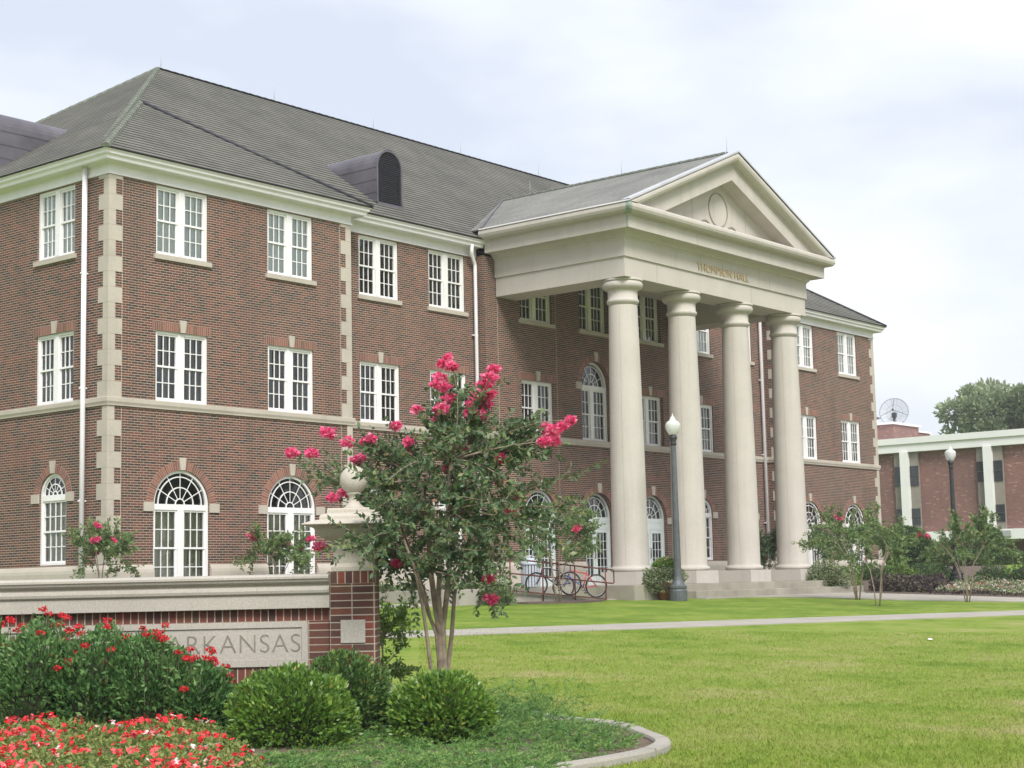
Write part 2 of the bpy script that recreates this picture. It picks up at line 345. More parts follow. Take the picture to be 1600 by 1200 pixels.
def draped(name, poly, mat, dz=.012, step=.6, thick=.0, bulge=0, kind='structure', uneven=0):
    """polygon laid over the terrain as a fine triangle sheet with a real edge"""
    import mathutils.geometry as mg
    P = []
    n = len(poly)
    for i in range(n):
        a = Vector(poly[i]); b = Vector(poly[(i+1) % n]); k = max(1, int((b-a).length/step))
        for q in range(k): P.append(a+(b-a)*q/k)
    bx0, bx1 = min(p.x for p in P), max(p.x for p in P); by0, by1 = min(p.y for p in P), max(p.y for p in P)
    pts = [p.to_2d() if len(p) == 3 else p for p in P]; m0 = len(pts)
    def inside(x, y):
        c = False; j = m0-1
        for i in range(m0):
            xi, yi = pts[i]; xj, yj = pts[j]
            if (yi > y) != (yj > y) and x < (xj-xi)*(y-yi)/(yj-yi)+xi: c = not c
            j = i
        return c
    inner = []
    x = bx0+step/2
    while x < bx1:
        y = by0+step/2
        while y < by1:
            if inside(x, y) and min((Vector((x, y))-p).length for p in pts) > step*.45: inner.append(Vector((x+random.uniform(-.1, .1)*step, y+random.uniform(-.1, .1)*step)))
            y += step
        x += step
    allp = [Vector(p) for p in pts]+inner
    vs, es, fs, *_ = mg.delaunay_2d_cdt(allp, [], [list(range(m0))], 1, 1e-5)
    mb = MB()
    def dist(v): return min((v-p).length for p in pts)
    mb.v = [(v.x, v.y, gz(v.x, v.y)+dz+thick+(min(1, dist(v)/.5)*bulge if bulge else 0)+(random.uniform(-1, 1)*uneven)) for v in vs]
    mb.f = [tuple(f) for f in fs]; mb.uv = [[(0, 0)]*len(f) for f in fs]; mb.sm = [bool(bulge)]*len(fs)
    for i in range(m0):
        a, b = pts[i], pts[(i+1) % m0]
        mb.poly([(a.x, a.y, gz(a.x, a.y)-.05), (b.x, b.y, gz(b.x, b.y)-.05), (b.x, b.y, gz(b.x, b.y)+dz+thick), (a.x, a.y, gz(a.x, a.y)+dz+thick)])
    return mb.build(name, mat, kind=kind)
draped('path', [(5, 24.65), (21.2, 20.15), (30, 18.35), (43.6, 15.5), (60, 12.0), (60, 13.5), (43.8, 17.1), (31, 19.75), (22, 21.55), (5, 26.2)], M['concrete'], .02)
draped('path', [(5, 28.0), (30, 28.95), (39.6, 28.95), (39.6, 29.25), (31.5, 30.3), (5, 30.3)], M['concrete'], .02)
draped('forecourt', [(39.6, 28.95), (43.9, 28.25), (46.3, 27.2), (47.2, 26), (47.25, 23.3), (49.1, 20), (53, 13.6), (57.8, 13.6), (52.75, 21), (52.85, 27.2), (54.2, 28.6), (53.8, 29.3), (39.6, 29.3)], M['concrete'], .026)
draped('planting_bed', [(14, 31.6), (34.5, 31.6), (34.5, 34.0), (14, 34.0)], M['mulch'], .05, bulge=.05)
draped('planting_bed', [(35.2, 28.35), (37.2, 28.0), (38.6, 28.3), (39.3, 28.72), (35.2, 28.72)], M['mulch'], .05, step=.3, bulge=.03)
draped('planting_bed', [(53.6, 29.4), (57, 28.7), (66, 28.0), (72, 30), (72, 33.9), (53.6, 33.9)], M['mulch'], .03, bulge=.03)
draped('planting_bed', [(52.9, 27.2), (52.8, 21), (56, 16.2), (67, 19), (65, 28), (60, 29.3), (55, 28.6)], M['mulch'], .04, bulge=.05)
# ------------------------------------------------------------------ the hall
hall = thing('hall_building', 'three storey red brick hall with limestone portico, four columns, white cornice and grey hipped roof', 'building', (0, 0, 0))
XL, XR, YW, YR, YB, YE = 25.47, 67.88, 34.06, 34.66, 34.27, 52.24
WE, WS, B0, B1 = 34.22, 59.13, 40.65, 52.78
XC, PC = 46.72, 46.9
def frame_mat(ox, oy, dx, dy):
    """local x along wall (viewer's right), y inward, z up"""
    return Matrix(((dx, -dy, 0, ox), (dy, dx, 0, oy), (0, 0, 1, 0), (0, 0, 0, 1)))
def wall(mb, M4, x0, x1, z0, z1, ops, reveal=.16, u0=0):
    """ops: dict(x0,x1,z0,z1, arch=bool) arch: semicircle over z1"""
    bx = {x0, x1}
    for o in ops:
        bx |= {o['x0'], o['x1']}
        if o.get('arch'):
            c = (o['x0']+o['x1'])/2; r = (o['x1']-o['x0'])/2
            for k in range(1, 20): bx.add(c-r*math.cos(math.pi*k/20))
    bx = sorted(b for b in bx if x0-1e-6 <= b <= x1+1e-6)
    def top(o, x):
        if not o.get('arch'): return o['z1']
        c = (o['x0']+o['x1'])/2; r = (o['x1']-o['x0'])/2; return o['z1']+math.sqrt(max(0, r*r-(x-c)**2))
    def q(xa, xb, a0, b0, a1, b1):
        mb.poly([M4 @ Vector((xa, 0, a0)), M4 @ Vector((xb, 0, b0)), M4 @ Vector((xb, 0, b1)), M4 @ Vector((xa, 0, a1))], [(xa+u0, a0), (xb+u0, b0), (xb+u0, b1), (xa+u0, a1)])
    for xa, xb in zip(bx[:-1], bx[1:]):
        if xb-xa < 1e-5: continue
        xm = (xa+xb)/2; cov = sorted([o for o in ops if o['x0'] < xm < o['x1']], key=lambda o: o['z0'])
        za = zb = z0
        for o in cov:
            if o['z0'] > za+1e-5 or o['z0'] > zb+1e-5: q(xa, xb, za, zb, o['z0'], o['z0'])
            za, zb = top(o, xa), top(o, xb)
        if za < z1 or zb < z1: q(xa, xb, za, zb, z1, z1)
    for o in ops:
        r_ = reveal; a, b, c, d = o['x0'], o['x1'], o['z0'], o['z1']
        def f(p, k, uv): mb.poly([M4 @ Vector(v) for v in p], uv)
        f([(a, 0, c), (a, 0, d), (a, r_, d), (a, r_, c)], 0, [(0, c), (0, d), (r_, d), (r_, c)])
        f([(b, 0, d), (b, 0, c), (b, r_, c), (b, r_, d)], 0, [(0, d), (0, c), (r_, c), (r_, d)])
        f([(b, 0, c), (a, 0, c), (a, r_, c), (b, r_, c)], 0, [(b, 0), (a, 0), (a, r_), (b, r_)])
        if o.get('arch'):
            c_ = (a+b)/2; R_ = (b-a)/2
            for k in range(20):
                t0, t1 = math.pi*k/20, math.pi*(k+1)/20
                p0 = (c_-R_*math.cos(t0), d+R_*math.sin(t0)); p1 = (c_-R_*math.cos(t1), d+R_*math.sin(t1))
                f([(p0[0], 0, p0[1]), (p1[0], 0, p1[1]), (p1[0], r_, p1[1]), (p0[0], r_, p0[1])], 0, [(0, R_*t0), (0, R_*t1), (r_, R_*t1), (r_, R_*t0)])
        else: f([(a, 0, d), (b, 0, d), (b, r_, d), (a, r_, d)], 0, [(a, 0), (b, 0), (b, r_), (a, r_)])
# ---- window prototypes (mesh data shared by every repeat of a kind)
CACHE = {}
def ring(mb, c, zc, r0, r1, y0, y1, n=24, a0=0, a1=math.pi):
    for k in range(n):
        t0, t1 = a0+(a1-a0)*k/n, a0+(a1-a0)*(k+1)/n
        p = [(c+r*math.cos(t), zc+r*math.sin(t)) for r, t in ((r0, t0), (r1, t0), (r1, t1), (r0, t1))]
        mb.poly([(p[0][0], y0, p[0][1]), (p[1][0], y0, p[1][1]), (p[2][0], y0, p[2][1]), (p[3][0], y0, p[3][1])])
        mb.poly([(p[1][0], y0, p[1][1]), (p[1][0], y1, p[1][1]), (p[2][0], y1, p[2][1]), (p[2][0], y0, p[2][1])])
        mb.poly([(p[0][0], y1, p[0][1]), (p[0][0], y0, p[0][1]), (p[3][0], y0, p[3][1]), (p[3][0], y1, p[3][1])])
def sash(fr, mu, x0, x1, z0, z1, nc, nr, y, st=.05):
    fr.box(x0, x0+st, y, y+.05, z0, z1); fr.box(x1-st, x1, y, y+.05, z0, z1)
    fr.box(x0+st, x1-st, y, y+.05, z0, z0+st); fr.box(x0+st, x1-st, y, y+.05, z1-st, z1)
    a, b, c, d = x0+st, x1-st, z0+st, z1-st
    for k in range(1, nc): xm = a+(b-a)*k/nc; mu.box(xm-.012, xm+.012, y+.008, y+.03, c, d)
    for k in range(1, nr): zm = c+(d-c)*k/nr; mu.box(a, b, y+.0105, y+.027, zm-.012, zm+.012)
def window_meshes(w_, h, arch, single=False, nc=3, nr=2, door=False, halves=2):
    key = (w_, h, arch, single, nc, nr, door)
    if key in CACHE: return CACHE[key]
    fr, mu, gl = MB(), MB(), MB(); y = .05; W = w_/2
    fr.box(-W, -W+.07, y, y+.1, 0, h); fr.box(W-.07, W, y, y+.1, 0, h)
    fr.box(-W+.07, W-.07, y, y+.1, h-(.12 if arch else .07), h+(.03 if arch else 0)); fr.box(-W+.07, W-.07, y, y+.1, 0, .06)
    zt = h-(.12 if arch else .07)
    hd = None
    if door:
        fr.box(-W+.07, W-.07, y+.01, y+.08, zt-.26, zt); zt -= .26
        hd = MB()
        for s in (-1, 1):
            a, b = (-W+.07, -.012) if s < 0 else (.012, W-.07)
            fr.box(a, a+.11, y+.02, y+.07, .06, zt); fr.box(b-.11, b, y+.02, y+.07, .06, zt); fr.box(a+.11, b-.11, y+.02, y+.07, .06, .34); fr.box(a+.11, b-.11, y+.02, y+.07, zt-.13, zt)
            for k in range(1, 3): xm = a+.11+(b-a-.22)*k/3; mu.box(xm-.011, xm+.011, y+.028, y+.05, .34, zt-.13)
            for k in range(1, 5): zm = .34+(zt-.13-.34)*k/5; mu.box(a+.11, b-.11, y+.0305, y+.047, zm-.011, zm+.011)
            hx = s*.075; hd.tube([(hx, y-.01, .95), (hx, y-.05, .97), (hx, y-.05, 1.28), (hx, y-.01, 1.30)], .014, 6)
    else:
        if single: parts = [(-W+.07, W-.07)]
        else:
            fr.box(-.1, .1, y-.005, y+.1, .06, zt); parts = [(-W+.07, -.1), (.1, W-.07)]
        for a, b in parts:
            zm = .06+(zt-.06)*.5
            sash(fr, mu, a, b, zm-.02, zt, nc, nr, y+.03); sash(fr, mu, a, b, .06, zm+.03, nc, nr, y+.055)
    gl.poly([(-W+.05, y+.055 if door else y+.085, .05), (W-.05, y+.055 if door else y+.085, .05), (W-.05, y+.055 if door else y+.085, h-.05), (-W+.05, y+.055 if door else y+.085, h-.05)])
    if arch:
        r = W; zc = h
        ring(fr, 0, zc, r-.075, r, y, y+.1)
        for rr in ((r*.78, r*.48, r*.16) if True else ()): ring(mu, 0, zc+.03, rr-.014, rr+.014, y+.02, y+.045, 20)
        for k in range(1, 6):
            t = math.pi*k/6; d = Vector((math.cos(t), 0, math.sin(t))); n_ = Vector((-math.sin(t), 0, math.cos(t)))*.012
            p0 = Vector((0, 0, zc+.03))+d*r*.16; p1 = Vector((0, 0, zc))+d*(r-.05)
            for yy, flip in ((y+.023, 0),): mu.poly([p0-n_+Vector((0, yy, 0)), p1-n_+Vector((0, yy, 0)), p1+n_+Vector((0, yy, 0)), p0+n_+Vector((0, yy, 0))])
        gl.poly([(0+(r-.04)*math.cos(math.pi*k/20), y+.06, zc+.02+(r-.06)*math.sin(math.pi*k/20)) for k in range(21)])
    res = [fr.mesh('frame', M['doorwhite'] if door else M['frame']), mu.mesh('muntin', M['doorwhite'] if door else M['frame']), gl.mesh('pane', M['glass']), hd.mesh('handle', M['dark']) if hd else None]
    CACHE[key] = res; return res
def blind_mesh(w_, h, arch, mat, gap=None):
    key = ('b', w_, h, arch, mat.name, gap)
    if key in CACHE: return CACHE[key]
    b = MB(); W = w_/2-.03; y = .21 if 'pale' not in mat.name else .148
    segs = [(-W, W)] if gap is None else [(-W, -W+gap), (W-gap, W)]
    for a, c in segs:
        n = max(2, int((c-a)/.05)) if 'pale' not in mat.name else 1
        for k in range(n):
            xa, xb = a+(c-a)*k/n, a+(c-a)*(k+1)/n; ya, yb = y+.02*(k % 2), y+.02*((k+1) % 2)
            b.poly([(xa, ya, .03), (xb, yb, .03), (xb, yb, h-.03), (xa, ya, h-.03)])
    res = b.mesh('curtain', mat); CACHE[key] = res; return res
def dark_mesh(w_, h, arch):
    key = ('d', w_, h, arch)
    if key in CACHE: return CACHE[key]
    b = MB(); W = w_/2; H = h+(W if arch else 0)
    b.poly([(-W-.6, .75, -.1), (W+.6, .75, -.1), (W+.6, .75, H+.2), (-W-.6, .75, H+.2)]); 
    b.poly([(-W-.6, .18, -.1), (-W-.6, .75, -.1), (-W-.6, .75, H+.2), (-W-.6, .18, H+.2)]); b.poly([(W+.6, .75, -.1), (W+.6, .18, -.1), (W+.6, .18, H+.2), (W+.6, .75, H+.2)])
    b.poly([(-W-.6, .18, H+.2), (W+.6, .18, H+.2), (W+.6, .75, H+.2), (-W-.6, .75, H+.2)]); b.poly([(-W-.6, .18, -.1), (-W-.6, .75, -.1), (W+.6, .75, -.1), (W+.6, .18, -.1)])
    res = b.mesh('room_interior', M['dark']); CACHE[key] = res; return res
def stone_bits(w_, h, kind):
    key = ('s', w_, h, kind)
    if key in CACHE: return CACHE[key]
    W = w_/2; r = {}
    if kind == 'sill':
        b = MB(); b.prism([(-W-.09, -.13), (W+.09, -.13), (W+.09, -.0), (-W-.09, -.0)], -.07, .1); r['sill'] = b.mesh('sill', M['stone'])
    if kind == 'lintel':
        b = MB()
        for s in (-1, 1):
            x0, x1 = (-W-.12, -.08) if s < 0 else (.08, W+.12)
            b.poly([(x0, -.008, h), (x1, -.008, h), (x1, -.008, h+.23), (x0-.0, -.008, h+.23)], [(.0, x0), (0, x1), (.3, x1), (.3, x0)])
            b.poly([(x0, -.008, h), (x0, -.008, h+.23), (x0, .01, h+.23), (x0, .01, h)]); b.poly([(x0, .0, h), (x1, .0, h), (x1, -.008, h), (x0, -.008, h)])
        r['lintel'] = b.mesh('lintel', M['soldier'])
    if kind in ('lintel', 'arch'):
        zz = h if kind == 'lintel' else h+W
        b = MB(); b.prism([(-.075, zz+(-.0 if kind == 'arch' else .0)), (.075, zz), (.115, zz+.33), (-.115, zz+.33)], -.05, .02); r['keystone'] = b.mesh('keystone', M['stone'])
    if kind == 'arch':
        b = MB(); n = 40; r0, r1 = W, W+.235
        for k in range(n):
            t0, t1 = math.pi*k/n, math.pi*(k+1)/n
            P = [(r0*math.cos(t0), h+r0*math.sin(t0)), (r1*math.cos(t0), h+r1*math.sin(t0)), (r1*math.cos(t1), h+r1*math.sin(t1)), (r0*math.cos(t1), h+r0*math.sin(t1))]
            rm = (r0+r1)/2
            b.poly([(p[0], -.008, p[1]) for p in P], [(.02, rm*t0), (.30, rm*t0), (.30, rm*t1), (.02, rm*t1)])
            b.poly([(P[1][0], -.008, P[1][1]), (P[1][0], .01, P[1][1]), (P[2][0], .01, P[2][1]), (P[2][0], -.008, P[2][1])])
            b.poly([(P[0][0], .02, P[0][1]), (P[0][0], -.008, P[0][1]), (P[3][0], -.008, P[3][1]), (P[3][0], .02, P[3][1])])
        r['arch'] = b.mesh('arch', M['soldier'])
        for s in (-1, 1):
            b = MB(); x0, x1 = sorted((s*W, s*(W+.33))); b.box(x0+(.004 if s > 0 else 0), x1-(.004 if s < 0 else 0), -.04, .02, h-.17, h+.07); r['impost' if s < 0 else 'impost '] = b.mesh('impost', M['stone'])
    CACHE[key] = r; return r
def add_window(M4, x, z0, w_, h, arch=False, single=False, nc=3, nr=2, door=False, curtain=None, gap=None, trims=(), rec=0, name='window'):
    Mx = M4 @ Matrix.Translation((x, rec, z0))
    fr, mu, gl, hd = window_meshes(w_, h, arch, single, nc, nr, door)
    o = obj(name, fr, None, hall, Mx)
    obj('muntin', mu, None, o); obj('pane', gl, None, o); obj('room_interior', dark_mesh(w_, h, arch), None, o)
    if hd: obj('handle', hd, None, o)
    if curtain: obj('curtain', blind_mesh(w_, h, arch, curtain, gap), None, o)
    for t in trims:
        for nm, me in stone_bits(w_, h, t).items():
            q = obj(nm.strip(), me, None, o)
            q.location = (0, -rec, 0)
    return o
G, BL, BD, BG = {}, M['blind_light'], M['blind_dark'], M['blind_green']
walls = MB()
ZB, ZT = -.9, 10.76
def bay(M4, ops, x, kind1, c2=BD, c3=BL, rec=0, gap2=None, gap3=None, w_=1.76, k2='rect'):
    if kind1 == 'arch2': ops.append(dict(x0=x-.93, x1=x+.93, z0=.02, z1=2.2, arch=True)); add_window(M4, x, .02, 1.86, 2.18, True, curtain=BG, trims=('arch',), rec=rec, nr=2)
    if kind1 == 'arch1': ops.append(dict(x0=x-.59, x1=x+.59, z0=.70, z1=2.5, arch=True)); add_window(M4, x, .70, 1.18, 1.80, True, True, nc=4, curtain=BG, trims=('arch',), rec=rec)
    if kind1 == 'door': ops.append(dict(x0=x-.88, x1=x+.88, z0=-.16, z1=2.2, arch=True)); add_window(M4, x, -.16, 1.76, 2.36, True, door=True, trims=('arch',), rec=rec, name='door')
    if k2 == 'rect': ops.append(dict(x0=x-w_/2, x1=x+w_/2, z0=4.915, z1=6.79)); add_window(M4, x, 4.915, w_, 1.875, curtain=c2, gap=gap2, trims=('lintel',), rec=rec)
    else: ops.append(dict(x0=x-w_/2, x1=x+w_/2, z0=4.915, z1=6.88, arch=True)); add_window(M4, x, 4.915, w_, 1.965, True, curtain=c2, gap=gap2, trims=('arch',), rec=rec)
    ops.append(dict(x0=x-w_/2, x1=x+w_/2, z0=8.82, z1=10.70)); add_window(M4, x, 8.82, w_, 1.88, curtain=c3, gap=gap3, trims=('sill',), rec=rec)
F_ = lambda y: frame_mat(0, y, 1, 0)
ops = []
bay(F_(YW), ops, 27.87, 'arch2', BD, BL, gap2=.55); bay(F_(YW), ops, 31.80, 'arch2', BD, BL, gap2=.4)
wall(walls, F_(YW), XL, WE, ZB, ZT, ops)
ops = []; bay(F_(YR), ops, 36.07, 'arch1', BD, BD, gap2=.45, gap3=.3); bay(F_(YR), ops, 39.24, 'arch1', BD, BD, gap2=.35, gap3=.6)
wall(walls, F_(YR), WE, B0, ZB, ZT, ops)
ops = []
bay(F_(YB), ops, 43.38, 'door', BD, BD, rec=.05, gap2=.3, gap3=.35); bay(F_(YB), ops, 46.73, 'door', BD, BD, rec=.16, gap2=.3, gap3=.3, k2='arch'); bay(F_(YB), ops, 50.08, 'door', BD, BD, rec=.10, gap2=.5, gap3=.3)
wall(walls, F_(YB), B0, B1, ZB, ZT, ops, reveal=.25)
ops = []; bay(F_(YR), ops, 54.15, 'arch1', BD, BL, gap2=.35); bay(F_(YR), ops, 57.3, 'arch1', BD, BL, gap2=.35)
wall(walls, F_(YR), B1, WS, ZB, ZT, ops)
ops = []; bay(F_(YW), ops, 61.45, 'arch2', BD, BL, gap2=.5); bay(F_(YW), ops, 65.38, 'arch2', BD, BL, gap2=.6)
wall(walls, F_(YW), WS, XR, ZB, ZT, ops)
# left side: local x runs towards the viewer's right = -y
FL = frame_mat(XL, 0, 0, -1)
ops = []
for yy in (36.34, 40.9, 44.6): bay(FL, ops, -yy, 'arch1', BD, BL, gap2=.4, w_=1.66)
wall(walls, FL, -YE, -YW, ZB, ZT, ops)
# returns, right side, back
wall(walls, frame_mat(WE, 0, 0, 1), YW, YR, ZB, ZT, []); wall(walls, frame_mat(B0, 0, 0, -1), -YR, -YB, ZB, ZT, [])
wall(walls, frame_mat(B1, 0, 0, 1), YB, YR, ZB, ZT, []); wall(walls, frame_mat(WS, 0, 0, -1), -YR, -YW, ZB, ZT, [])
wall(walls, frame_mat(XR, 0, 0, 1), YW, YE, ZB, ZT, []); wall(walls, frame_mat(0, YE, -1, 0), -XR, -XL, ZB, ZT, [])
walls.build('wall', M['brick'], hall)
outline = [(XL, YE), (XL, YW), (WE, YW), (WE, YR), (B0, YR), (B0, YB), (B1, YB), (B1, YR), (WS, YR), (WS, YW), (XR, YW), (XR, YE)]
# sweep needs the outward side on the right hand when walking; walking left->right along the front has -y on the right
mb = MB(); sweep(mb, outline, [(-.01, 4.70), (.05, 4.70), (.055, 4.74), (.08, 4.80), (.08, 4.90), (.06, 4.915), (-.01, 4.92)]); mb.build('belt_course', M['stone'], hall)
mb = MB(); cpath = [(XL, YE), (XL, YW), (WE, YW), (WE, YR), (PC-6.2, YR)]
CP = [(0, 10.72), (.05, 10.72), (.05, 10.78), (.028, 10.79), (.028, 10.99), (.07, 11.02), (.30, 11.03), (.32, 11.0), (.34, 11.02), (.36, 11.09), (.42, 11.14), (.43, 11.20), (.48, 11.23), (.48, 11.28), (.42, 11.28), (.40, 11.22), (0, 11.22)]
sweep(mb, cpath, CP); sweep(mb, [(PC+6.2, YR), (WS, YR), (WS, YW), (XR, YW), (XR, YE), (XL, YE)], CP); mb.build('cornice', M['white'], hall)
WT = [(-.01, -.9), (.09, -.9), (.09, .46), (.075, .54), (.03, .62), (-.01, .67)]
mb = MB()
for pa in ([(XL, YE), (XL, YW), (26.92, YW)], [(28.82, YW), (30.85, YW)], [(32.75, YW), (WE, YW), (WE, YR), (B0, YR), (B0, YB), (42.48, YB)], [(44.28, YB), (45.83, YB)], [(47.63, YB), (49.18, YB)],
           [(50.98, YB), (B1, YB), (B1, YR), (WS, YR), (WS, YW), (60.5, YW)], [(62.4, YW), (64.43, YW)], [(66.33, YW), (XR, YW), (XR, YE)]): 
    mb = MB(); sweep(mb, pa, WT); mb.build('water_table', M['stone'], hall)
# quoins
def quoin(px, py, sx, sides, z0=.67, z1=10.72):
    quoin_(px, py, sx, sides, .67, 4.70); quoin_(px, py, sx, sides, 4.92, 10.72)
def quoin_(px, py, sx, sides, z0, z1):
    """px,py corner; sx = +1 when the wall runs to +x from the corner; sides: which faces show"""
    b = MB(); h = .4064; k = 0; z = z0
    while z < z1-.02:
        zt = min(z+h, z1)
        L = .41 if k % 2 == 0 else .205; p = .018
        x0, x1 = sorted((px-sx*p, px+sx*L)); 
        b.box(x0, x1, py-p, py+.05, z+.002, zt-.002)
        if sides: 
            x0, x1 = sorted((px-sx*(p+.0005), px+sx*.05)); b.box(x0, x1, py+.05, py+L, z+.002, zt-.002)
        z = zt; k += 1
    b.build('quoin', M['stone'], hall)
quoin(XL, YW, 1, True); quoin(WE, YW, -1, True); quoin(WS, YW, 1, True); quoin(XR, YW, -1, True)
b = MB()
for x_, y_ in ((XL+.43, YW), (33.78, YW), (44.46, YB), (41.3, YB), (59.56, YW)):
    b = MB(); b.box(x_-.007, x_+.007, y_-.004, y_+.01, 4.93, 10.7); b.build('expansion_joint', M['mortar'], hall); b = MB(); b.box(x_-.007, x_+.007, y_-.004, y_+.01, .68, 4.69); b.build('expansion_joint', M['mortar'], hall)
# ---- roofs
def tiled(mbt, mbb, e0, e1, t0, t1, course=.155, lift=.03):
    e0, e1, t0, t1 = map(Vector, (e0, e1, t0, t1))
    nrm = (e1-e0).cross(((t0+t1)/2-(e0+e1)/2)).normalized()
    if nrm.z < 0: nrm = -nrm
    hgt = (((t0+t1)/2-(e0+e1)/2)-((e1-e0).normalized())*(((t0+t1)/2-(e0+e1)/2).dot((e1-e0).normalized()))).length
    ux = (e1-e0).normalized(); L = (e1-e0).length
    q = [e0, e1] + ([t1, t0] if (t1-t0).length > 1e-4 else [t0])
    vx = nrm.cross(ux)
    if vx.z < 0: vx = -vx
    for p in q: pass
    mbt.poly([p+nrm*.01 for p in q], [((p-e0).dot(ux), (p-e0).dot(vx)) for p in q])
    mbb.poly([e0-nrm*.03, e1-nrm*.03, e1+nrm*.01, e0+nrm*.01])
tm, tb = MB(), MB()
SM, SW_, ZE = .692, .655, 11.26
mx0, mx1, my0, my1 = 25.16, 68.19, YR-.5, YE+.5
dpt = (my1-my0)/2; az = ZE+SM*dpt; A = (mx0+dpt, my0+dpt, az); Bx = (mx1-dpt, my0+dpt, az)
tiled(tm, tb, (mx0, my0, ZE), (mx1, my0, ZE), A, Bx); tiled(tm, tb, (mx0, my1, ZE), (mx0, my0, ZE), A, A); tiled(tm, tb, (mx1, my0, ZE), (mx1, my1, ZE), Bx, Bx); tiled(tm, tb, (mx1, my1, ZE), (mx0, my1, ZE), Bx, A)
wroofs = []
for xa, xb in ((XL-.5, WE+.5), (WS-.5, XR+.5)):
    hw = (xb-xa)/2; xm = (xa+xb)/2; ya, yb = YW-.5, YE+.5; za = ZE+SW_*hw
    P0, P1 = (xm, ya+hw, za), (xm, yb-hw, za); wroofs.append((xa, xb, xm, ya, yb, za, hw))
    tiled(tm, tb, (xa, ya, ZE), (xb, ya, ZE), P0, P0); tiled(tm, tb, (xa, yb, ZE), (xa, ya, ZE), P1, P0); tiled(tm, tb, (xb, ya, ZE), (xb, yb, ZE), P0, P1); tiled(tm, tb, (xb, yb, ZE), (xa, yb, ZE), P1, P1)
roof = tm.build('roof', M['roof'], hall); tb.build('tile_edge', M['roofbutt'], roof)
def caps(path, r=.11, step=.34, mat='patina'):
    b = MB()
    for a, c in zip(path[:-1], path[1:]):
        a, c = Vector(a), Vector(c); d = c-a; n = max(1, int(d.length/step)); u = d.normalized(); s = u.cross(Vector((0, 0, 1))).normalized(); w2 = s.cross(u)
        if w2.z < 0: w2 = -w2
        for i in range(n):
            p0, p1 = a+d*(i/n), a+d*((i+1.12)/n); ra, rb = r*1.1, r*.86
            pr = [(-1, -.35), (-.72, .35), (0, .62), (.72, .35), (1, -.35)]
            A_ = [p0+s*q[0]*ra+w2*q[1]*ra for q in pr]; B_ = [p1+s*q[0]*rb+w2*q[1]*rb for q in pr]
            for k in range(4): b.poly([A_[k], A_[k+1], B_[k+1], B_[k]])
            b.poly(A_[::-1])
    return b
b = caps([(mx0, my0, ZE+.02), A]); b2 = caps([Bx, (mx1, my0, ZE+.02)]); b3 = caps([A, (mx0, my1, ZE+.02)])
b.build('hip_cap', M['patina'], roof); b2.build('hip_cap', M['patina'], roof); b3.build('hip_cap', M['patina'], roof)
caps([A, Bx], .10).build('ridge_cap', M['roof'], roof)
for xa, xb, xm, ya, yb, za, hw in wroofs:
    caps([(xa, ya, ZE+.02), (xm, ya+hw, za)]).build('hip_cap', M['patina'], roof)
    m_ = MB(); m_.tube([(xb, ya, ZE+.04), (xm, ya+hw, za+.05)], .05, 6); m_.build('valley_flashing', M['louvre'], roof)
# lightning rods
rodm = MB(); rodm.tube([(0, 0, -.1), (0, 0, .5)], [.012, .006], 6); rodm.lathe([(.04, -.05), (.04, 0), (.012, .02)], n=8); rodm = rodm.mesh('lightning_rod', M['rod'])
for i in range(6): obj('lightning_rod', rodm, None, hall, Matrix.Translation((A[0]+.15+i*5.2, A[1], az+.08)))
for yy in (28.6, 33.0, 37.2): obj('lightning_rod', rodm, None, hall, Matrix.Translation((PC, yy, 14.42)))
# dormers
def dormer(M4, sl, nm):
    """local: x along eave, y inward, origin at the foot of the louvred face"""
    W, zs, n = .60, 1.2, 14
    arc = [(-W, 0), (-W, zs)]+[(-W*math.cos(math.pi*k/n), zs+W*math.sin(math.pi*k/n)) for k in range(1, n)]+[(W, zs), (W, 0)]
    b = MB()
    for k in range(len(arc)-1):
        (x0, z0), (x1, z1) = arc[k], arc[k+1]; y0, y1 = max(.02, z0/sl+.25), max(.02, z1/sl+.25)
        b.poly([(x0, -.1, z0-.3 if z0 == 0 else z0), (x1, -.1, z1-.3 if z1 == 0 else z1), (x1, y1, z1), (x0, y0, z0)], smooth=(1 < k < len(arc)-2))
        # standing seams across the cheek and over the curve
    for z in (.35, .75, 1.15):
        for s in (-1, 1): b.box(*sorted((s*W, s*(W+.012))), -.09, max(.1, z/sl), z, z+.02)
    i_ = [(x*.89, z if z == 0 else zs+(z-zs)*.89 if z > zs else z) for x, z in arc]
    for k in range(len(arc)-1):
        b.poly([(arc[k][0], -.1, arc[k][1]), (i_[k][0], -.1, i_[k][1]), (i_[k+1][0], -.1, i_[k+1][1]), (arc[k+1][0], -.1, arc[k+1][1])])
        b.poly([(i_[k][0], -.1, i_[k][1]), (i_[k][0], .0, i_[k][1]), (i_[k+1][0], .0, i_[k+1][1]), (i_[k+1][0], -.1, i_[k+1][1])])
    b.box(-W, W, -.13, .1, -.3, .03)
    o = b.build('dormer', M['copper'], hall, M4)
    lv = MB(); z = .05; lv.box(-W*.8, W*.8, .03, .04, 0, zs)
    while z < zs+W*.8:
        hw = W*.89 if z < zs else math.sqrt(max(.0001, (W*.89)**2-(z-zs)**2))
        lv.poly([(-hw, -.07, z), (hw, -.07, z), (hw, .02, z+.06), (-hw, .02, z+.06)]); lv.poly([(-hw, -.07, z), (-hw, -.07, z-.008), (hw, -.07, z-.008), (hw, -.07, z)]); z += .062
    lv.poly([(W*.8*math.cos(math.pi*k/n), .035, zs+W*.8*math.sin(math.pi*k/n)) for k in range(n+1)])
    lv.build('louvre', M['louvre'], o)
dormer(frame_mat(37.14, 35.25, 1, 0) @ Matrix.Translation((0, 0, 12.0)), SM, 'a')
dormer(frame_mat(26.45, 41.0, 0, -1) @ Matrix.Translation((0, 0, 12.13)), SM, 'b')
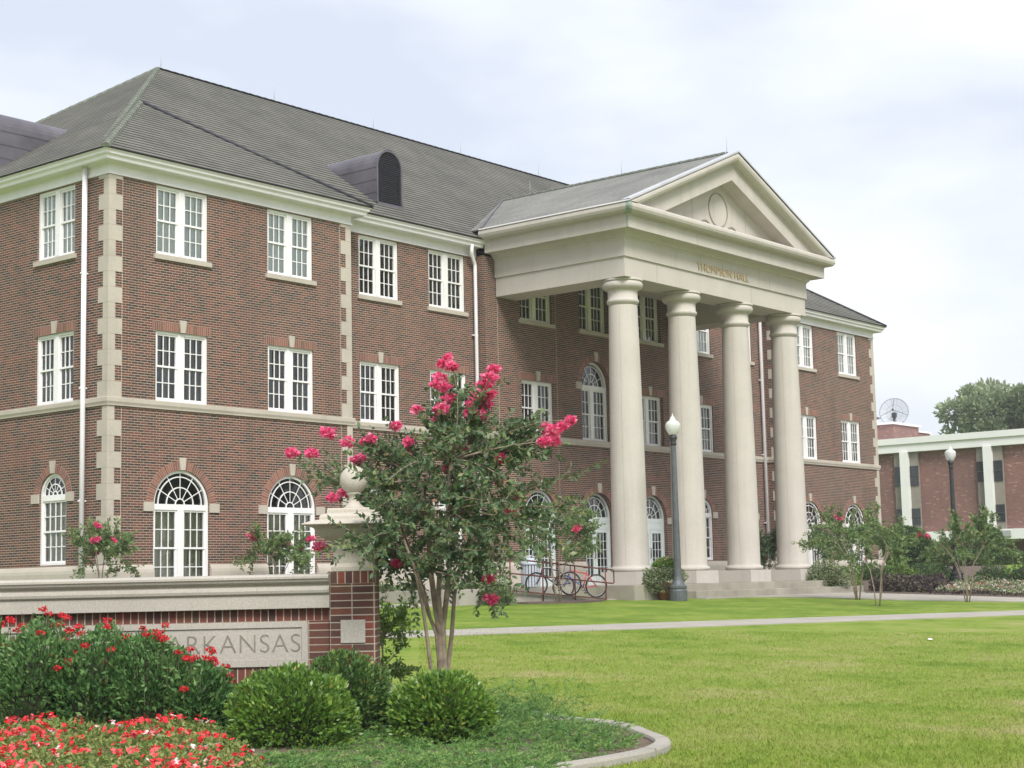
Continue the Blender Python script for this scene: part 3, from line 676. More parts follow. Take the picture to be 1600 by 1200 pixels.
dormer(frame_mat(56.2, 35.25, 1, 0) @ Matrix.Translation((0, 0, 12.02)), SM, 'c')
# downspouts
def spout(pts, r=.062, br=()):
    b = MB(); b.tube(pts, r, 10)
    for x, y, z in br: b.box(x-.13, x+.13, y-.02, y+.05, z-.02, z+.02)
    b.build('downspout', M['white'], hall)
spout([(XL-.12, 34.93, 11.02), (XL-.12, 34.93, -.45)], .07, [(XL-.08, 34.93, 8.2), (XL-.08, 34.93, 5.2), (XL-.08, 34.93, 2.3)])
spout([(40.15, YR-.32, 11.05), (40.15, YR-.30, 10.75), (40.50, YR-.12, 10.52), (40.52, YR-.12, 10.4), (40.52, YR-.12, -.4)], .062, [(40.52, YR-.08, 8.1), (40.52, YR-.08, 5.0), (40.52, YR-.08, 2.2)])
spout([(58.7, YR-.3, 11.05), (58.72, YR-.12, 10.6), (58.72, YR-.12, -.4)], .07, [(58.72, YR-.08, 8.1), (58.72, YR-.08, 5.0), (58.72, YR-.08, 2.2)])
# ---- portico
PX0, PX1, PY = PC-5.68, PC+5.68, 29.0
EP = [(-.05, 9.43), (0, 9.43), (0, 10.055), (.055, 10.06), (.055, 10.60), (.07, 10.62), (.08, 10.66), (.13, 10.69), (.15, 10.74), (.22, 10.80), (.30, 10.825), (.55, 10.825), (.55, 11.20), (.57, 11.205), (.575, 11.235), (.66, 11.24), (.76, 11.265), (.83, 11.32), (.865, 11.40), (.86, 11.48), (.83, 11.54), (.25, 11.58), (-.1, 11.5)]
mb = MB(); sweep(mb, [(PX0, YR-.42), (PX0, PY), (PX1, PY), (PX1, YR-.42)], EP)
mb2 = MB(); T = 1.12
sweep(mb2, [(PX1-T, YB+.1), (PX1-T, PY+T), (PX0+T, PY+T), (PX0+T, YB+.1)], [(0.0, 9.433), (0.0, 10.55), (.1, 10.55)], caps=False)
# soffit of the beams
z = 9.431
for q in (((PX0+.001, PY+.001), (PX1-.001, PY+.001), (PX1-T, PY+T), (PX0+T, PY+T)), ((PX0+.001, YB-.01), (PX0+.001, PY+.001), (PX0+T, PY+T), (PX0+T, YB-.01)), ((PX1-.001, PY+.001), (PX1-.001, YB-.01), (PX1-T, YB-.01), (PX1-T, PY+T))):
    mb2.poly([(x, y, z) for x, y in q])
ent = mb.build('entablature', M['stone2'], hall); mb2.build('beam', M['stone2'], ent)
for sx in (-1, 1):
    b = MB(); b.box(PC+sx*5.68-.15, PC+sx*5.68+.15, YR-.6, YB+.3, 9.44, 11.2)
mb = MB(); mb.box(PX0+T-.1, PX1-T+.1, PY+T-.1, YB+.05, 10.50, 10.6); mb.build('ceiling', M['stone2'], ent)
# green copper corner stain pieces of the gutter
mb = MB()
for g, wd_ in (([(o+.003, z) for o, z in EP[14:21]], .15), ([(.5535, 10.83), (.5535, 11.2)], .045)):
    for (o0, z0), (o1, z1) in zip(g[:-1], g[1:]):
        a0 = (PX0-o0, PY-o0, z0); a1 = (PX0-o1, PY-o1, z1)
        mb.poly([a0, (a0[0]+wd_, a0[1], z0), (a1[0]+wd_, a1[1], z1), a1]); mb.poly([(a0[0], a0[1]+wd_, z0), a0, a1, (a1[0], a1[1]+wd_, z1)])
mb.build('patina_corner', M['patina2'], ent)
# vertical joints on the entablature
mb = MB()
for x in (44.0, 46.9, 50.0): mb.box(x-.006, x+.006, PY-.0575, PY-.054, 10.07, 10.6); 
for x in (43.0, 48.8): mb.box(x-.006, x+.006, PY-.0025, PY+.01, 9.44, 10.05)
for x in (44.6, 49.3): mb.box(x-.006, x+.006, PY-.5525, PY-.549, 10.83, 11.19)
mb.build('joint', M['seal'], ent)
# pediment
s_ = (14.30-11.54)/6.54
RP = [(.83, 0), (.865, .07), (.865, .15), (.83, .23), (.76, .29), (.66, .32), (.585, .325), (.58, .40), (.55, .41), (.55, .90), (0.0, .90)]
mb = MB(); ZH = 11.545
def rk(o, d, side): return [(PC, PY-o, 14.30-d), (PC+side*max(0, (14.30-d-ZH))/s_, PY-o, ZH)]
for side in (-1, 1):
    for (o0, d0), (o1, d1) in zip(RP[:-1], RP[1:]):
        a, b_ = rk(o0, d0, side); c, d = rk(o1, d1, side); q = [a, b_, d, c]
        mb.poly(q if side < 0 else q[::-1])
hw = (14.30-.90-ZH)/s_
ped = mb.build('pediment', M['stone2'], hall)
mb = MB(); mb.poly([(PC-hw, PY, ZH), (PC+hw, PY, ZH), (PC, PY, 14.30-.9)]); 
mb.poly([(PX0-.3, PY-.25, 11.56), (PX1+.3, PY-.25, 11.56), (PX1+.3, PY+.5, 11.58), (PX0-.3, PY+.5, 11.58)]); mb.build('tympanum', M['stone2'], ped)
mb = MB()
ring(mb, PC-.08, 12.43, .565, .60, PY-.03, PY+.01, 40, 0, 2*math.pi)
ring(mb, PC-.92, 11.58, .36, .395, PY-.03, PY+.01, 20); ring(mb, PC+.76, 11.58, .36, .395, PY-.03, PY+.01, 20)
mb.build('ring_moulding', M['seal'], ped)
mb = MB(); mb.box(PC-1.7, PC-1.688, PY-.003, PY+.01, 11.6, 12.69); mb.box(PC+1.688, PC+1.7, PY-.003, PY+.01, 11.6, 12.69); mb.build('joint', M['seal'], ped)
# rake flashing + portico roof
tp, tq = MB(), MB(); ez = 11.60
for s in (-1, 1):
    e0, e1 = (PC+s*6.50, PY-.80, 11.575), (PC+s*6.50, 39.5, 11.575); t0, t1 = (PC, PY-.80, 14.345), (PC, 39.5, 14.345)
    tiled(tp, tq, e0 if s > 0 else e1, e1 if s > 0 else e0, t0 if s > 0 else t1, t1 if s > 0 else t0, .2, .02)
pr = tp.build('portico_roof', M['roofp'], hall); tq.build('tile_edge', M['roofp'], pr)
caps([(PC, PY-.3, 14.37), (PC, 38.6, 14.37)], .10).build('ridge_cap', M['patina'], pr)
mb = MB()
for s in (-1, 1):
    p = [Vector((PC, PY-.88, 14.33)), Vector((PC+s*6.56, PY-.88, 11.56))]
    for k in range(1):
        a, b_ = p; w1 = Vector((0, .34, .0)); up = Vector((0, 0, .05)); fr = Vector((0, -.01, 0))
        q = [a+up, b_+up, b_+up+w1, a+up+w1]; mb.poly(q if s > 0 else q[::-1]); mb.poly([a-up*.3, b_-up*.3, b_+up, a+up][::(1 if s < 0 else -1)])
mb.build('rake_flashing', simple('zinc_flashing', (.48, .49, .53), .45, .1, 2), pr)
mb = MB()
for s in (-1, 1):
    x0, x1 = sorted((PC+s*6.5, PC+s*6.56)); mb.box(x0, x1, PY-.86, YR-.45, 11.545, 11.585)
mb.build('gutter_lip', M['white'], pr)
mb = MB(); mb.tube([(PC-6.5, 34.15, 11.62), (PC, 38.55, 14.38)], .045, 6); mb.tube([(PC+6.5, 34.15, 11.62), (PC, 38.55, 14.38)], .045, 6); mb.build('valley_flashing', M['copper'], pr)
# columns
def prof_col():
    p = [(.60, .255), (.635, .28), (.65, .32), (.64, .37), (.60, .395), (.575, .40), (.565, .44)]
    for k in range(13):
        t = k/12; p.append((.56-.105*(t**1.7), .46+(8.62-.46)*t))
    p += [(.47, 8.66), (.50, 8.68), (.52, 8.73), (.505, 8.78), (.475, 8.80), (.475, 9.07), (.49, 9.10), (.56, 9.115), (.62, 9.16), (.645, 9.22), (.645, 9.29), (.62, 9.335), (.60, 9.34), (.60, 9.36)]
    return p
PCp = prof_col()
shaft = MB(); shaft.lathe([p for p in PCp if .395 <= p[1] <= 8.63], n=48, cap=False); shaft = shaft.mesh('column', M['stone2'])
capm = MB(); capm.lathe([(.455, 8.6)]+[p for p in PCp if p[1] >= 8.63]+[(.645, 9.365), (.65, 9.38), (.65, 9.425)], n=48); capm = capm.mesh('capital', M['stone2'])
basem = MB(); basem.lathe([p for p in PCp if p[1] <= .40], n=48); basem = basem.mesh('base', M['stone2'])
plm = MB(); plm.box(-.66, .66, -.66, .66, -.155, .252); plm = plm.mesh('plinth', M['stone2'])
jm = MB()
for an in (math.radians(200), math.radians(20)):
    c, s = math.cos(an), math.sin(an)
    pts = [((p[0]+.001)*c, (p[0]+.001)*s, p[1]) for p in PCp if .44 <= p[1] <= 8.63]
    jm.tube(pts, .004, 4)
jm = jm.mesh('joint', M['seal'])
for i in range(4):
    o = obj('column', shaft, None, hall, Matrix.Translation((PC+(i-1.5)*3.35, 29.57, 0)))
    obj('capital', capm, None, o); obj('base', basem, None, o); obj('plinth', plm, None, o); obj('joint', jm, None, o)
# porch floor and steps, ramp, landing
mb = MB(); mb.box(40.1, 53.6, 28.2, YB+.02, -.85, -.161); mb.box(42.9, 53.9, 27.85, 28.2, -.9, -.385); mb.box(42.9, 54.2, 27.5, 27.85, -.95, -.60)
mb.build('porch_floor', M['stonedark'], hall, bevel=.012)
mb = MB(); mb.box(34.5, 40.1, 30.5, YB+.3, -.6, -.17)
mb.poly([(34.5, 28.9, -.19), (39.5, 28.9, -.545), (39.5, 30.5, -.545), (34.5, 30.5, -.19)])
mb.poly([(34.5, 28.9, -.19), (34.5, 28.9, -.8), (39.5, 28.9, -.8), (39.5, 28.9, -.545)]); mb.poly([(39.5, 28.9, -.8), (39.5, 30.5, -.8), (39.5, 30.5, -.545), (39.5, 28.9, -.545)])
mb.box(33.0, 34.5, 28.9, YR, -.6, -.185)
mb.build('ramp', M['concrete'], hall)
# lettering
def text_mesh(s, size, depth, mat, name, xscale=1, font=None, bevel=0):
    c = bpy.data.curves.new(name, 'FONT'); c.body = s; c.size = size; c.extrude = depth; c.align_x = 'CENTER'; c.space_character = 1.06; c.offset = bevel
    o = bpy.data.objects.new('t', c); COL.objects.link(o); dg = bpy.context.evaluated_depsgraph_get(); dg.update()
    me = bpy.data.meshes.new_from_object(o.evaluated_get(dg)); COL.objects.unlink(o); bpy.data.objects.remove(o)
    me.name = name; me.materials.clear(); me.materials.append(mat)
    me.transform(Matrix.Rotation(math.radians(90), 4, 'X') @ Matrix.Diagonal((xscale, 1, 1, 1)))
    return me
me = text_mesh('THOMPSON HALL', .36, .015, M['gold'], 'lettering')
xs_ = [v.co.x for v in me.vertices]; wd = max(xs_)-min(xs_); k = 3.25/wd
me.transform(Matrix.Diagonal((k, 1, 1, 1))); obj('lettering', me, None, hall, Matrix.Translation((46.92, PY-.07, 10.16)))
# ------------------------------------------------------------------ sign wall
e1 = Vector((RT.x, RT.y, 0)).normalized(); e2 = Vector((FW.x, FW.y, 0)).normalized()
SG = Vector((11.04, 11.01, 0))
SM4 = Matrix(((e1.x, e2.x, 0, SG.x), (e1.y, e2.y, 0, SG.y), (0, 0, 1, 0), (0, 0, 0, 1)))
sign = thing('sign_wall', 'low brick sign wall with limestone coping, carved ARKANSAS panel and ball topped pier', 'wall'); sign.matrix_basis = SM4
sl_ = lambda a, b_, c, d: [(a, b_), (c, b_), (c, d), (a, d)]
PXl, PXr = -.205, .225       # pier
def brickface(mb, x0, x1, y, z0, z1): mb.poly([(x0, y, z0), (x1, y, z0), (x1, y, z1), (x0, y, z1)], [(x0-PXl, z0), (x1-PXl, z0), (x1-PXl, z1), (x0-PXl, z1)])
zo = .136-.0677*30
def bbox(mb, x0, x1, y0, y1, z0, z1, du=0):
    def q(p, uv): mb.poly(p, uv)
    q([(x0, y0, z0), (x1, y0, z0), (x1, y0, z1), (x0, y0, z1)], [(x0-PXl+du, z0-zo), (x1-PXl+du, z0-zo), (x1-PXl+du, z1-zo), (x0-PXl+du, z1-zo)])
    q([(x1, y0, z0), (x1, y1, z0), (x1, y1, z1), (x1, y0, z1)], [(0, z0-zo), (y1-y0, z0-zo), (y1-y0, z1-zo), (0, z1-zo)])
    q([(x0, y1, z0), (x0, y0, z0), (x0, y0, z1), (x0, y1, z1)], [(0, z0-zo), (y1-y0, z0-zo), (y1-y0, z1-zo), (0, z1-zo)])
    q([(x1, y1, z0), (x0, y1, z0), (x0, y1, z1), (x1, y1, z1)], [(0, z0-zo), (x1-x0, z0-zo), (x1-x0, z1-zo), (0, z1-zo)])
    q([(x0, y0, z1), (x1, y0, z1), (x1, y1, z1), (x0, y1, z1)], [(0, 0), (.01, 0), (.01, .01), (0, .01)])
mb = MB(); bbox(mb, PXl, PXr, -.02, .41, -1.5, .024); wallL = -6.5
pier = mb.build('pier', M['sbrick'], sign)
mb = MB(); h = .112
for (p, q_) in (((PXl, -.02), (PXr, -.02)), ((PXr, -.02), (PXr, .41))):
    L = math.dist(p, q_); mb.poly([(*p, .024), (*q_, .024), (*q_, .136), (*p, .136)], [(0, 0), (L, 0), (L, .215), (0, .215)])
mb.poly([(PXl, .41, .024), (PXl, -.02, .024), (PXl, -.02, .136), (PXl, .41, .136)], [(0, 0), (.43, 0), (.43, .215), (0, .215)])
mb.build('soldier_course', M['ssold'], pier)
mb = MB(); mb.box(-.105, .125, -.035, .0, -.5285, -.315); mb.build('stone_square', M['cstone'], pier)
# pier cap, square tiers (half width, z)
def square_lathe(mb, prof, c, smooth=False):
    cx, cy_, cz = c; rows = [[(cx+sx*r, cy_+sy_*r, cz+z) for sx, sy_ in ((-1, -1), (1, -1), (1, 1), (-1, 1))] for r, z in prof]
    for a, b_ in zip(rows[:-1], rows[1:]):
        for k in range(4): mb.poly([a[k], a[(k+1) % 4], b_[(k+1) % 4], b_[k]])
    mb.poly(rows[0][::-1]); mb.poly(rows[-1])
pcx = .01; pcy = .195
mb = MB(); square_lathe(mb, [(.205, .138), (.205, .18), (.185, .205), (.18, .21), (.18, .40), (.20, .405), (.20, .425), (.23, .43), (.28, .455), (.30, .47), (.325, .50), (.345, .54), (.372, .56), (.45, .575), (.452, .585), (.36, .615), (.30, .625), (.30, .655), (.28, .675), (.235, .685), (.235, .72), (.225, .735)], (pcx, pcy, 0))
capo = mb.build('pier_cap', M['finial'], sign, bevel=.004)
mb = MB(); mb.lathe([(.10, .735), (.10, .75), (.075, .765), (.065, .775), (.05, .80), (.045, .83), (.055, .86), (.07, .872), (.075, .88), (.065, .89)]+[(.135*math.sin(t), 1.01-.135*math.cos(t)) for t in np.linspace(.45, math.pi-.02, 18)], (pcx, pcy, 0), 32); mb.build('ball_finial', M['finial'], capo)
# wall body
WX1 = PXl-.0
mb = MB(); bbox(mb, wallL, WX1, .03, .36, -1.5, -.315, .0)
wb_ = mb.build('brick_wall', M['sbrick'], sign)
mb = MB(); mb.poly([(wallL, .03, -.315), (WX1, .03, -.315), (WX1, .03, -.2), (wallL, .03, -.2)], [(wallL, 0), (WX1, 0), (WX1, .215), (wallL, .215)])
mb.poly([(wallL, .022, -.99), (-.415, .022, -.99), (-.415, .022, -.745), (wallL, .022, -.745)], [(wallL, 0), (-.415, 0), (-.415, .215), (wallL, .215)])
mb.poly([(wallL, .022, -.745), (-.415, .022, -.745), (-.415, .03, -.745), (wallL, .03, -.745)]); mb.build('soldier_course', M['ssold'], wb_)
mb = MB(); mb.box(wallL, WX1-.002, -.03, .40, -1.5, -1.06); mb.build('stone_base', M['cstone'], sign)
# coping swept along x: profile (y,z)
prf = [(.03, -.2), (-.045, -.2), (-.05, -.195), (-.05, -.075), (-.058, -.07), (-.075, -.055), (-.082, -.03), (-.075, -.005), (-.062, .01), (-.065, .02), (-.09, .035), (-.105, .05), (-.112, .068), (-.115, .075), (-.125, .078), (-.125, .098), (-.10, .115), (.19, .125), (.48, .115), (.505, .098), (.505, .07), (.43, -.07), (.43, -.2)]
mb = MB(); xe = PXl-.003
for (y0, z0), (y1, z1) in zip(prf, prf[1:]+prf[:1]): mb.poly([(wallL, y0, z0), (xe, y0, z0), (xe, y1, z1), (wallL, y1, z1)])
mb.poly([(xe, y, z) for y, z in prf][::-1]); mb.build('coping', M['cstone'], sign)
# panel
px1 = -.42; px0 = -4.2; pz0, pz1 = -.735, -.318
mb = MB(); f = .055
mb.box(px0, px1, .0, .04, pz0, pz0+f); mb.box(px0, px1, .0, .04, pz1-f, pz1); mb.box(px1-f, px1, .0, .04, pz0+f, pz1-f); mb.box(px0, px0+f, .0, .04, pz0+f, pz1-f); mb.box(px0+f, px1-f, .014, .04, pz0+f, pz1-f)
pn = mb.build('stone_panel', M['cstone'], sign, bevel=.003)
me = text_mesh('ARKANSAS', .2, .002, M['groove'], 'carved_letters', bevel=-.003)
xs_ = [v.co.x for v in me.vertices]; wd = max(xs_)-min(xs_); zs_ = [v.co.z for v in me.vertices]
me.transform(Matrix.Translation((-max(xs_), 0, -min(zs_)))); me.transform(Matrix.Diagonal((1.25/wd, 1, .165/(max(zs_)-min(zs_)), 1)))
obj('carved_letters', me, None, pn, Matrix.Translation((-.49, .0125, -.60)))
# ------------------------------------------------------------------ plants
def leafmesh(name, P, D, size, aspect=.5, mat=None, tint=None, nrm=None, fold=.25):
    """P positions, D directions (leaf axis); builds folded diamond leaves"""
    P = np.asarray(P, float); D = np.asarray(D, float); n = len(P)
    D = D/np.maximum(1e-6, np.linalg.norm(D, axis=1))[:, None]
    r = RNG.normal(size=(n, 3)) if nrm is None else nrm+RNG.normal(size=(n, 3))*.5
    Sd = np.cross(D, r); Sd /= np.maximum(1e-6, np.linalg.norm(Sd, axis=1))[:, None]; Nn = np.cross(Sd, D)
    sz = (size*RNG.uniform(.65, 1.25, n))[:, None]
    a = P; b = P+D*sz*.45+Sd*sz*aspect*.5-Nn*sz*fold*.3; c = P+D*sz-Nn*sz*fold*.5; d = P+D*sz*.45-Sd*sz*aspect*.5-Nn*sz*fold*.3
    V_ = np.stack([a, b, c, d], 1).reshape(-1, 3)
    m = bpy.data.meshes.new(name); m.vertices.add(4*n); m.vertices.foreach_set('co', V_.ravel())
    idx = np.arange(n)*4; L = np.stack([idx, idx+1, idx+2, idx, idx+2, idx+3], 1).ravel()
    m.loops.add(6*n); m.loops.foreach_set('vertex_index', L.astype(np.int32)); m.polygons.add(2*n)
    m.polygons.foreach_set('loop_start', (np.arange(2*n)*3).astype(np.int32)); m.polygons.foreach_set('loop_total', np.full(2*n, 3, np.int32))
    t = RNG.uniform(0, 1, n) if tint is None else np.clip(tint, 0, 1)
    at = m.attributes.new('tint', 'FLOAT', 'FACE'); at.data.foreach_set('value', np.repeat(t, 2).astype(np.float32))
    m.update(calc_edges=True); m.validate()
    if mat: m.materials.append(mat)
    return m
def unit(n):
    v = RNG.normal(size=(n, 3)); return v/np.linalg.norm(v, axis=1)[:, None]
def lump(v, seed, f=3.):
    r = np.random.default_rng(seed); k = r.normal(size=(6, 3))*f; ph = r.uniform(0, 6.28, 6)
    return sum(np.sin(v @ k[i]+ph[i]) for i in range(6))/6
def shrub(parent, rad, n, leaf, mat, seed=1, c=(0, 0, 0), up=.6, rough=.22, aspect=.5, flat=0, name='foliage', core=True, shell=.35, hp=.12):
    v = unit(n); v[:, 2] = np.where(v[:, 2] < -.35, -v[:, 2]*.5, v[:, 2])
    rr = (1+rough*lump(v, seed)+hp*lump(v, seed+9, 7))*(1-shell*RNG.uniform(0, 1, n)**2)
    P = v*rr[:, None]*np.array(rad)+np.array(c); D = v+np.array([0, 0, up])+RNG.normal(size=(n, 3))*.45
    tint = RNG.normal(.45, .22, n)+.25*lump(v, seed+3, 5)
    o = obj(name, leafmesh(name, P, D, leaf, aspect, mat, tint), None, parent)
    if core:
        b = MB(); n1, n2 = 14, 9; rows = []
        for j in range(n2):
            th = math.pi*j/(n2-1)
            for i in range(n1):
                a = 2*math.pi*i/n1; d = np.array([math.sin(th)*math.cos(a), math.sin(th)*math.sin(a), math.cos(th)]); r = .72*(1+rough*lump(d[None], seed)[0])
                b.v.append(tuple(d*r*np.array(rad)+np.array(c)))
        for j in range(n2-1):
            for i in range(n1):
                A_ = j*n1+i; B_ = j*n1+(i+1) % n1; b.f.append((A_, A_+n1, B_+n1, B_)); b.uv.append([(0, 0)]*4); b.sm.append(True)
        b.build('stems', M['dark_core'], parent)  # solid dark core added as the shaded inside of the foliage
    return o
M['dark_core'] = mulch_mat('foliage_core', (.012, .02, .008), (.025, .035, .012), (.05, .05, .02))  # near-black colour puts interior shade into the foliage cores
FLW = lambda base, n, r: None
def flowers(parent, C, r, per, petal, mat, name='flower', flat=.6):
    """clusters of petals round centres C"""
    C = np.asarray(C); n = len(C); P = np.repeat(C, per, 0); v = unit(n*per); v[:, 2] *= flat
    P = P+v*np.repeat(np.broadcast_to(r, n), per)[:, None]*RNG.uniform(.3, 1, n*per)[:, None]
    return obj(name, leafmesh(name, P, v+RNG.normal(size=v.shape)*.4, petal, .9, mat), None, parent)
def bez(a, b, c, n=7): return [a*(1-t)**2+b*2*t*(1-t)+c*t*t for t in np.linspace(0, 1, n)]
def woody(root, stems, tips, leaf, mat, fl_tips, rng, r0=.02, twigs=7, twl=.28, per=13, fmat=None, depthv=.3, petal=.03, start=.3, bark='bark', fl_first=False):
    """stems: polylines (np arrays); tips: end points; leaves sit in pairs along twigs; leaf mass follows the limbs"""
    tb_ = MB()
    ends = []
    for s, r_ in stems: tb_.tube([tuple(p) for p in s], list(np.linspace(r_, r_*.55, len(s))), 7); ends.append(s[-1]); ends.append(s[-2])
    ends = np.array(ends); LP, LD, LT = [], [], []
    def leaves_on(curve, t0, dens, tintb):
        for a, b in zip(curve[:-1], curve[1:]):
            d = b-a; L = np.linalg.norm(d); k = max(1, int(L*dens)); dn = d/max(L, 1e-6)
            for q in range(k):
                p = a+d*(q+rng.uniform(0, 1))/k; sd = np.cross(dn, rng.normal(size=3)); sd /= np.linalg.norm(sd)+1e-6
                for s in (-1, 1): LP.append(p); LD.append(sd*s*.9+dn*.7+np.array([0, 0, .1])); LT.append(tintb+rng.normal(0, .16))
    nf_ = len(fl_tips) if fl_first else 0
    for ti, tip in enumerate(tips):
        tip = np.array(tip); isf = ti < nf_; j = np.argmin(np.linalg.norm(ends-tip, axis=1)+rng.uniform(0, .15, len(ends))); a = ends[j]
        mid = (a+tip)/2+np.array([0, 0, .22*np.linalg.norm((tip-a)[:2])])*rng.uniform(.2, 1)+rng.normal(0, .04, 3)
        cv = bez(a, mid, tip, 8); tb_.tube([tuple(p) for p in cv], list(np.linspace(r0*.45, r0*.1, 8)), 5)
        hi = .15+.35*rng.uniform()
        leaves_on(cv[int(8*start):(6 if isf else 8)], 0, 38, .35+hi*.5)
        for q in range(twigs):
            t = rng.uniform(start, .72 if isf else 1); i = min(6, int(t*7)); p = cv[i]+(cv[i+1]-cv[i])*rng.uniform()
            d = (cv[min(7, i+1)]-cv[i]); d /= np.linalg.norm(d)+1e-6; d = d*.7+rng.normal(0, .6, 3)+np.array([0, 0, .25]); d /= np.linalg.norm(d)
            L = twl*rng.uniform(.5, 1.2); tw = [p, p+d*L*.5+rng.normal(0, .02, 3), p+d*L+np.array([0, 0, -.15*L])]
            tb_.tube([tuple(x) for x in tw], [r0*.14, r0*.1, r0*.05], 4, caps=False)
            leaves_on(tw, 0, per/ twl, .25+t*.35)
    root_tr = tb_.build('trunk', M[bark], root)
    obj('foliage', leafmesh('foliage', LP, LD, leaf, .52, mat, np.array(LT)), None, root)
    if len(fl_tips): 
        C = []; R_ = []
        for p, r in fl_tips: C.append(p); R_.append(r)
        flowers(root, np.array(C), np.array(R_)*1.32, 120, petal, fmat or M['fl_pink'], 'flower')
    return root
# ---- the big crape myrtle
rng = np.random.default_rng(5)
DT = 15.75; kx = DT/F_PX
Tp = Vector((0, 0, 0)); 
def ray(x, y): return R2*((x-800)/F_PX)-U2*((y-600)/F_PX)+FW
def at_depth(x, y, d): return ray(x, y)*d
base = at_depth(690, 1110, DT); base.z = gz(base.x, base.y)
tree = thing('crape_myrtle', 'largest crape myrtle with many pink blooms, in the foreground beside the sign pier', 'tree', base, 0, 'crape myrtles')
def L3(x, y, dd=0.): p = at_depth(x, y, DT+dd)-base; return np.array(p)
stems = [([L3(677, 1112, -.05), L3(675, 1060, -.08), L3(668, 1000, -.1), L3(660, 945, -.12), L3(648, 890, -.2), L3(630, 840, -.25)], .022),
         ([L3(688, 1112), L3(686, 1030), L3(682, 990), L3(668, 955, .1), L3(658, 915, .15), L3(640, 860, .25)], .024),
         ([L3(690, 1112), L3(689, 1040), L3(687, 985), L3(680, 945), L3(674, 900, .1), L3(668, 820, .2), L3(655, 750, .2)], .038),
         ([L3(693, 1112, .03), L3(692, 1040, .03), L3(690, 985, .02), L3(685, 930, -.1), L3(688, 880, -.15), L3(700, 800, -.2), L3(705, 720, -.2)], .034),
         ([L3(695, 1112, -.03), L3(694, 1040), L3(692, 980), L3(697, 940, .05), L3(703, 880, .1), L3(720, 800, .2), L3(730, 720, .25)], .034),
         ([L3(701, 1112, .05), L3(699, 1050, .05), L3(706, 990, .08), L3(710, 930, .1), L3(722, 870, .15), L3(750, 810, .2)], .026),
         ([L3(692, 1010, .1), L3(672, 965, .2), L3(664, 930, .3), L3(650, 880, .4), L3(625, 820, .5)], .02)]
fl = [(692, 568, .03), (688, 590, .045), (695, 605, .035), (703, 622, .04), (690, 638, .045), (697, 655, .03), (684, 655, .035), (681, 600, .025), (706, 572, .03), (700, 560, .025),
      (772, 576, .035), (765, 590, .045), (757, 603, .04), (748, 618, .05), (740, 632, .055), (757, 630, .045), (735, 648, .04), (750, 648, .04), (765, 615, .03),
      (892, 657, .03), (880, 665, .035), (867, 672, .045), (858, 682, .05), (850, 690, .035), (866, 690, .04), (854, 668, .035),
      (513, 676, .05), (542, 690, .045), (457, 707, .04), (488, 708, .042), (560, 718, .045), (578, 686, .035), (605, 712, .05), (618, 665, .035), (572, 690, .03), (716, 798, .045), (638, 690, .025),
      (767, 935, .045), (763, 905, .035), (781, 715, .035), (782, 755, .03), (805, 775, .03), (502, 855, .045), (595, 818, .045), (652, 640, .03), (720, 700, .05), (700, 732, .03), (620, 880, .028), (590, 872, .03), (660, 800, .02), (538, 770, .03), (565, 778, .03), (520, 778, .03), (640, 705, .03), (800, 800, .03), (735, 790, .025)]
FT = [(L3(x, y, rng.uniform(-.35, .2) if x > 620 else rng.uniform(.2, .6)), r*1.12) for x, y, r in fl]
tips = [p for p, r in FT]
ext = [(470, 730), (500, 745), (540, 745), (575, 745), (600, 760), (620, 740), (640, 720), (660, 690), (680, 690), (700, 700), (720, 680), (745, 690), (760, 720), (790, 740), (820, 740), (845, 720), (860, 705), (830, 770), (800, 790), (860, 760), (895, 745), (880, 790), (830, 810), (810, 850), (790, 880), (770, 850), (750, 880),
       (610, 790), (590, 830), (560, 840), (540, 870), (570, 880), (600, 890), (620, 900), (640, 920), (650, 880), (680, 860), (700, 850), (725, 880), (740, 850), (700, 900), (680, 900), (660, 850), (640, 830), (620, 850), (690, 780), (660, 770), (720, 760), (740, 770), (760, 790), (710, 820), (670, 740), (625, 780), (600, 800), (775, 820), (740, 820), (760, 880), (778, 960), (785, 930), (580, 800), (650, 900), (700, 760), (685, 810), (730, 830), (640, 800), (610, 870), (860, 840), (890, 830), (560, 800), (545, 820)]
for x, y in ext: tips.append(L3(x+rng.uniform(-8, 8), y+rng.uniform(-8, 8), rng.uniform(-.65, .65) if x > 650 else rng.uniform(.25, .8)))
for x, y in ((585, 790), (577, 845), (548, 862), (603, 755), (562, 885), (592, 868), (533, 848), (572, 742), (610, 820)): tips.append(L3(x, y, -1.0))
for k in range(22): xx = rng.normal(700, 62); tips.append(L3(xx, rng.uniform(690, 905), rng.uniform(-.5, .5) if xx > 640 else rng.uniform(.2, .7)))
woody(tree, stems, tips, .062, M['lf_crape'], FT, rng, .03, 6, .31, 10, petal=.04, fl_first=True)
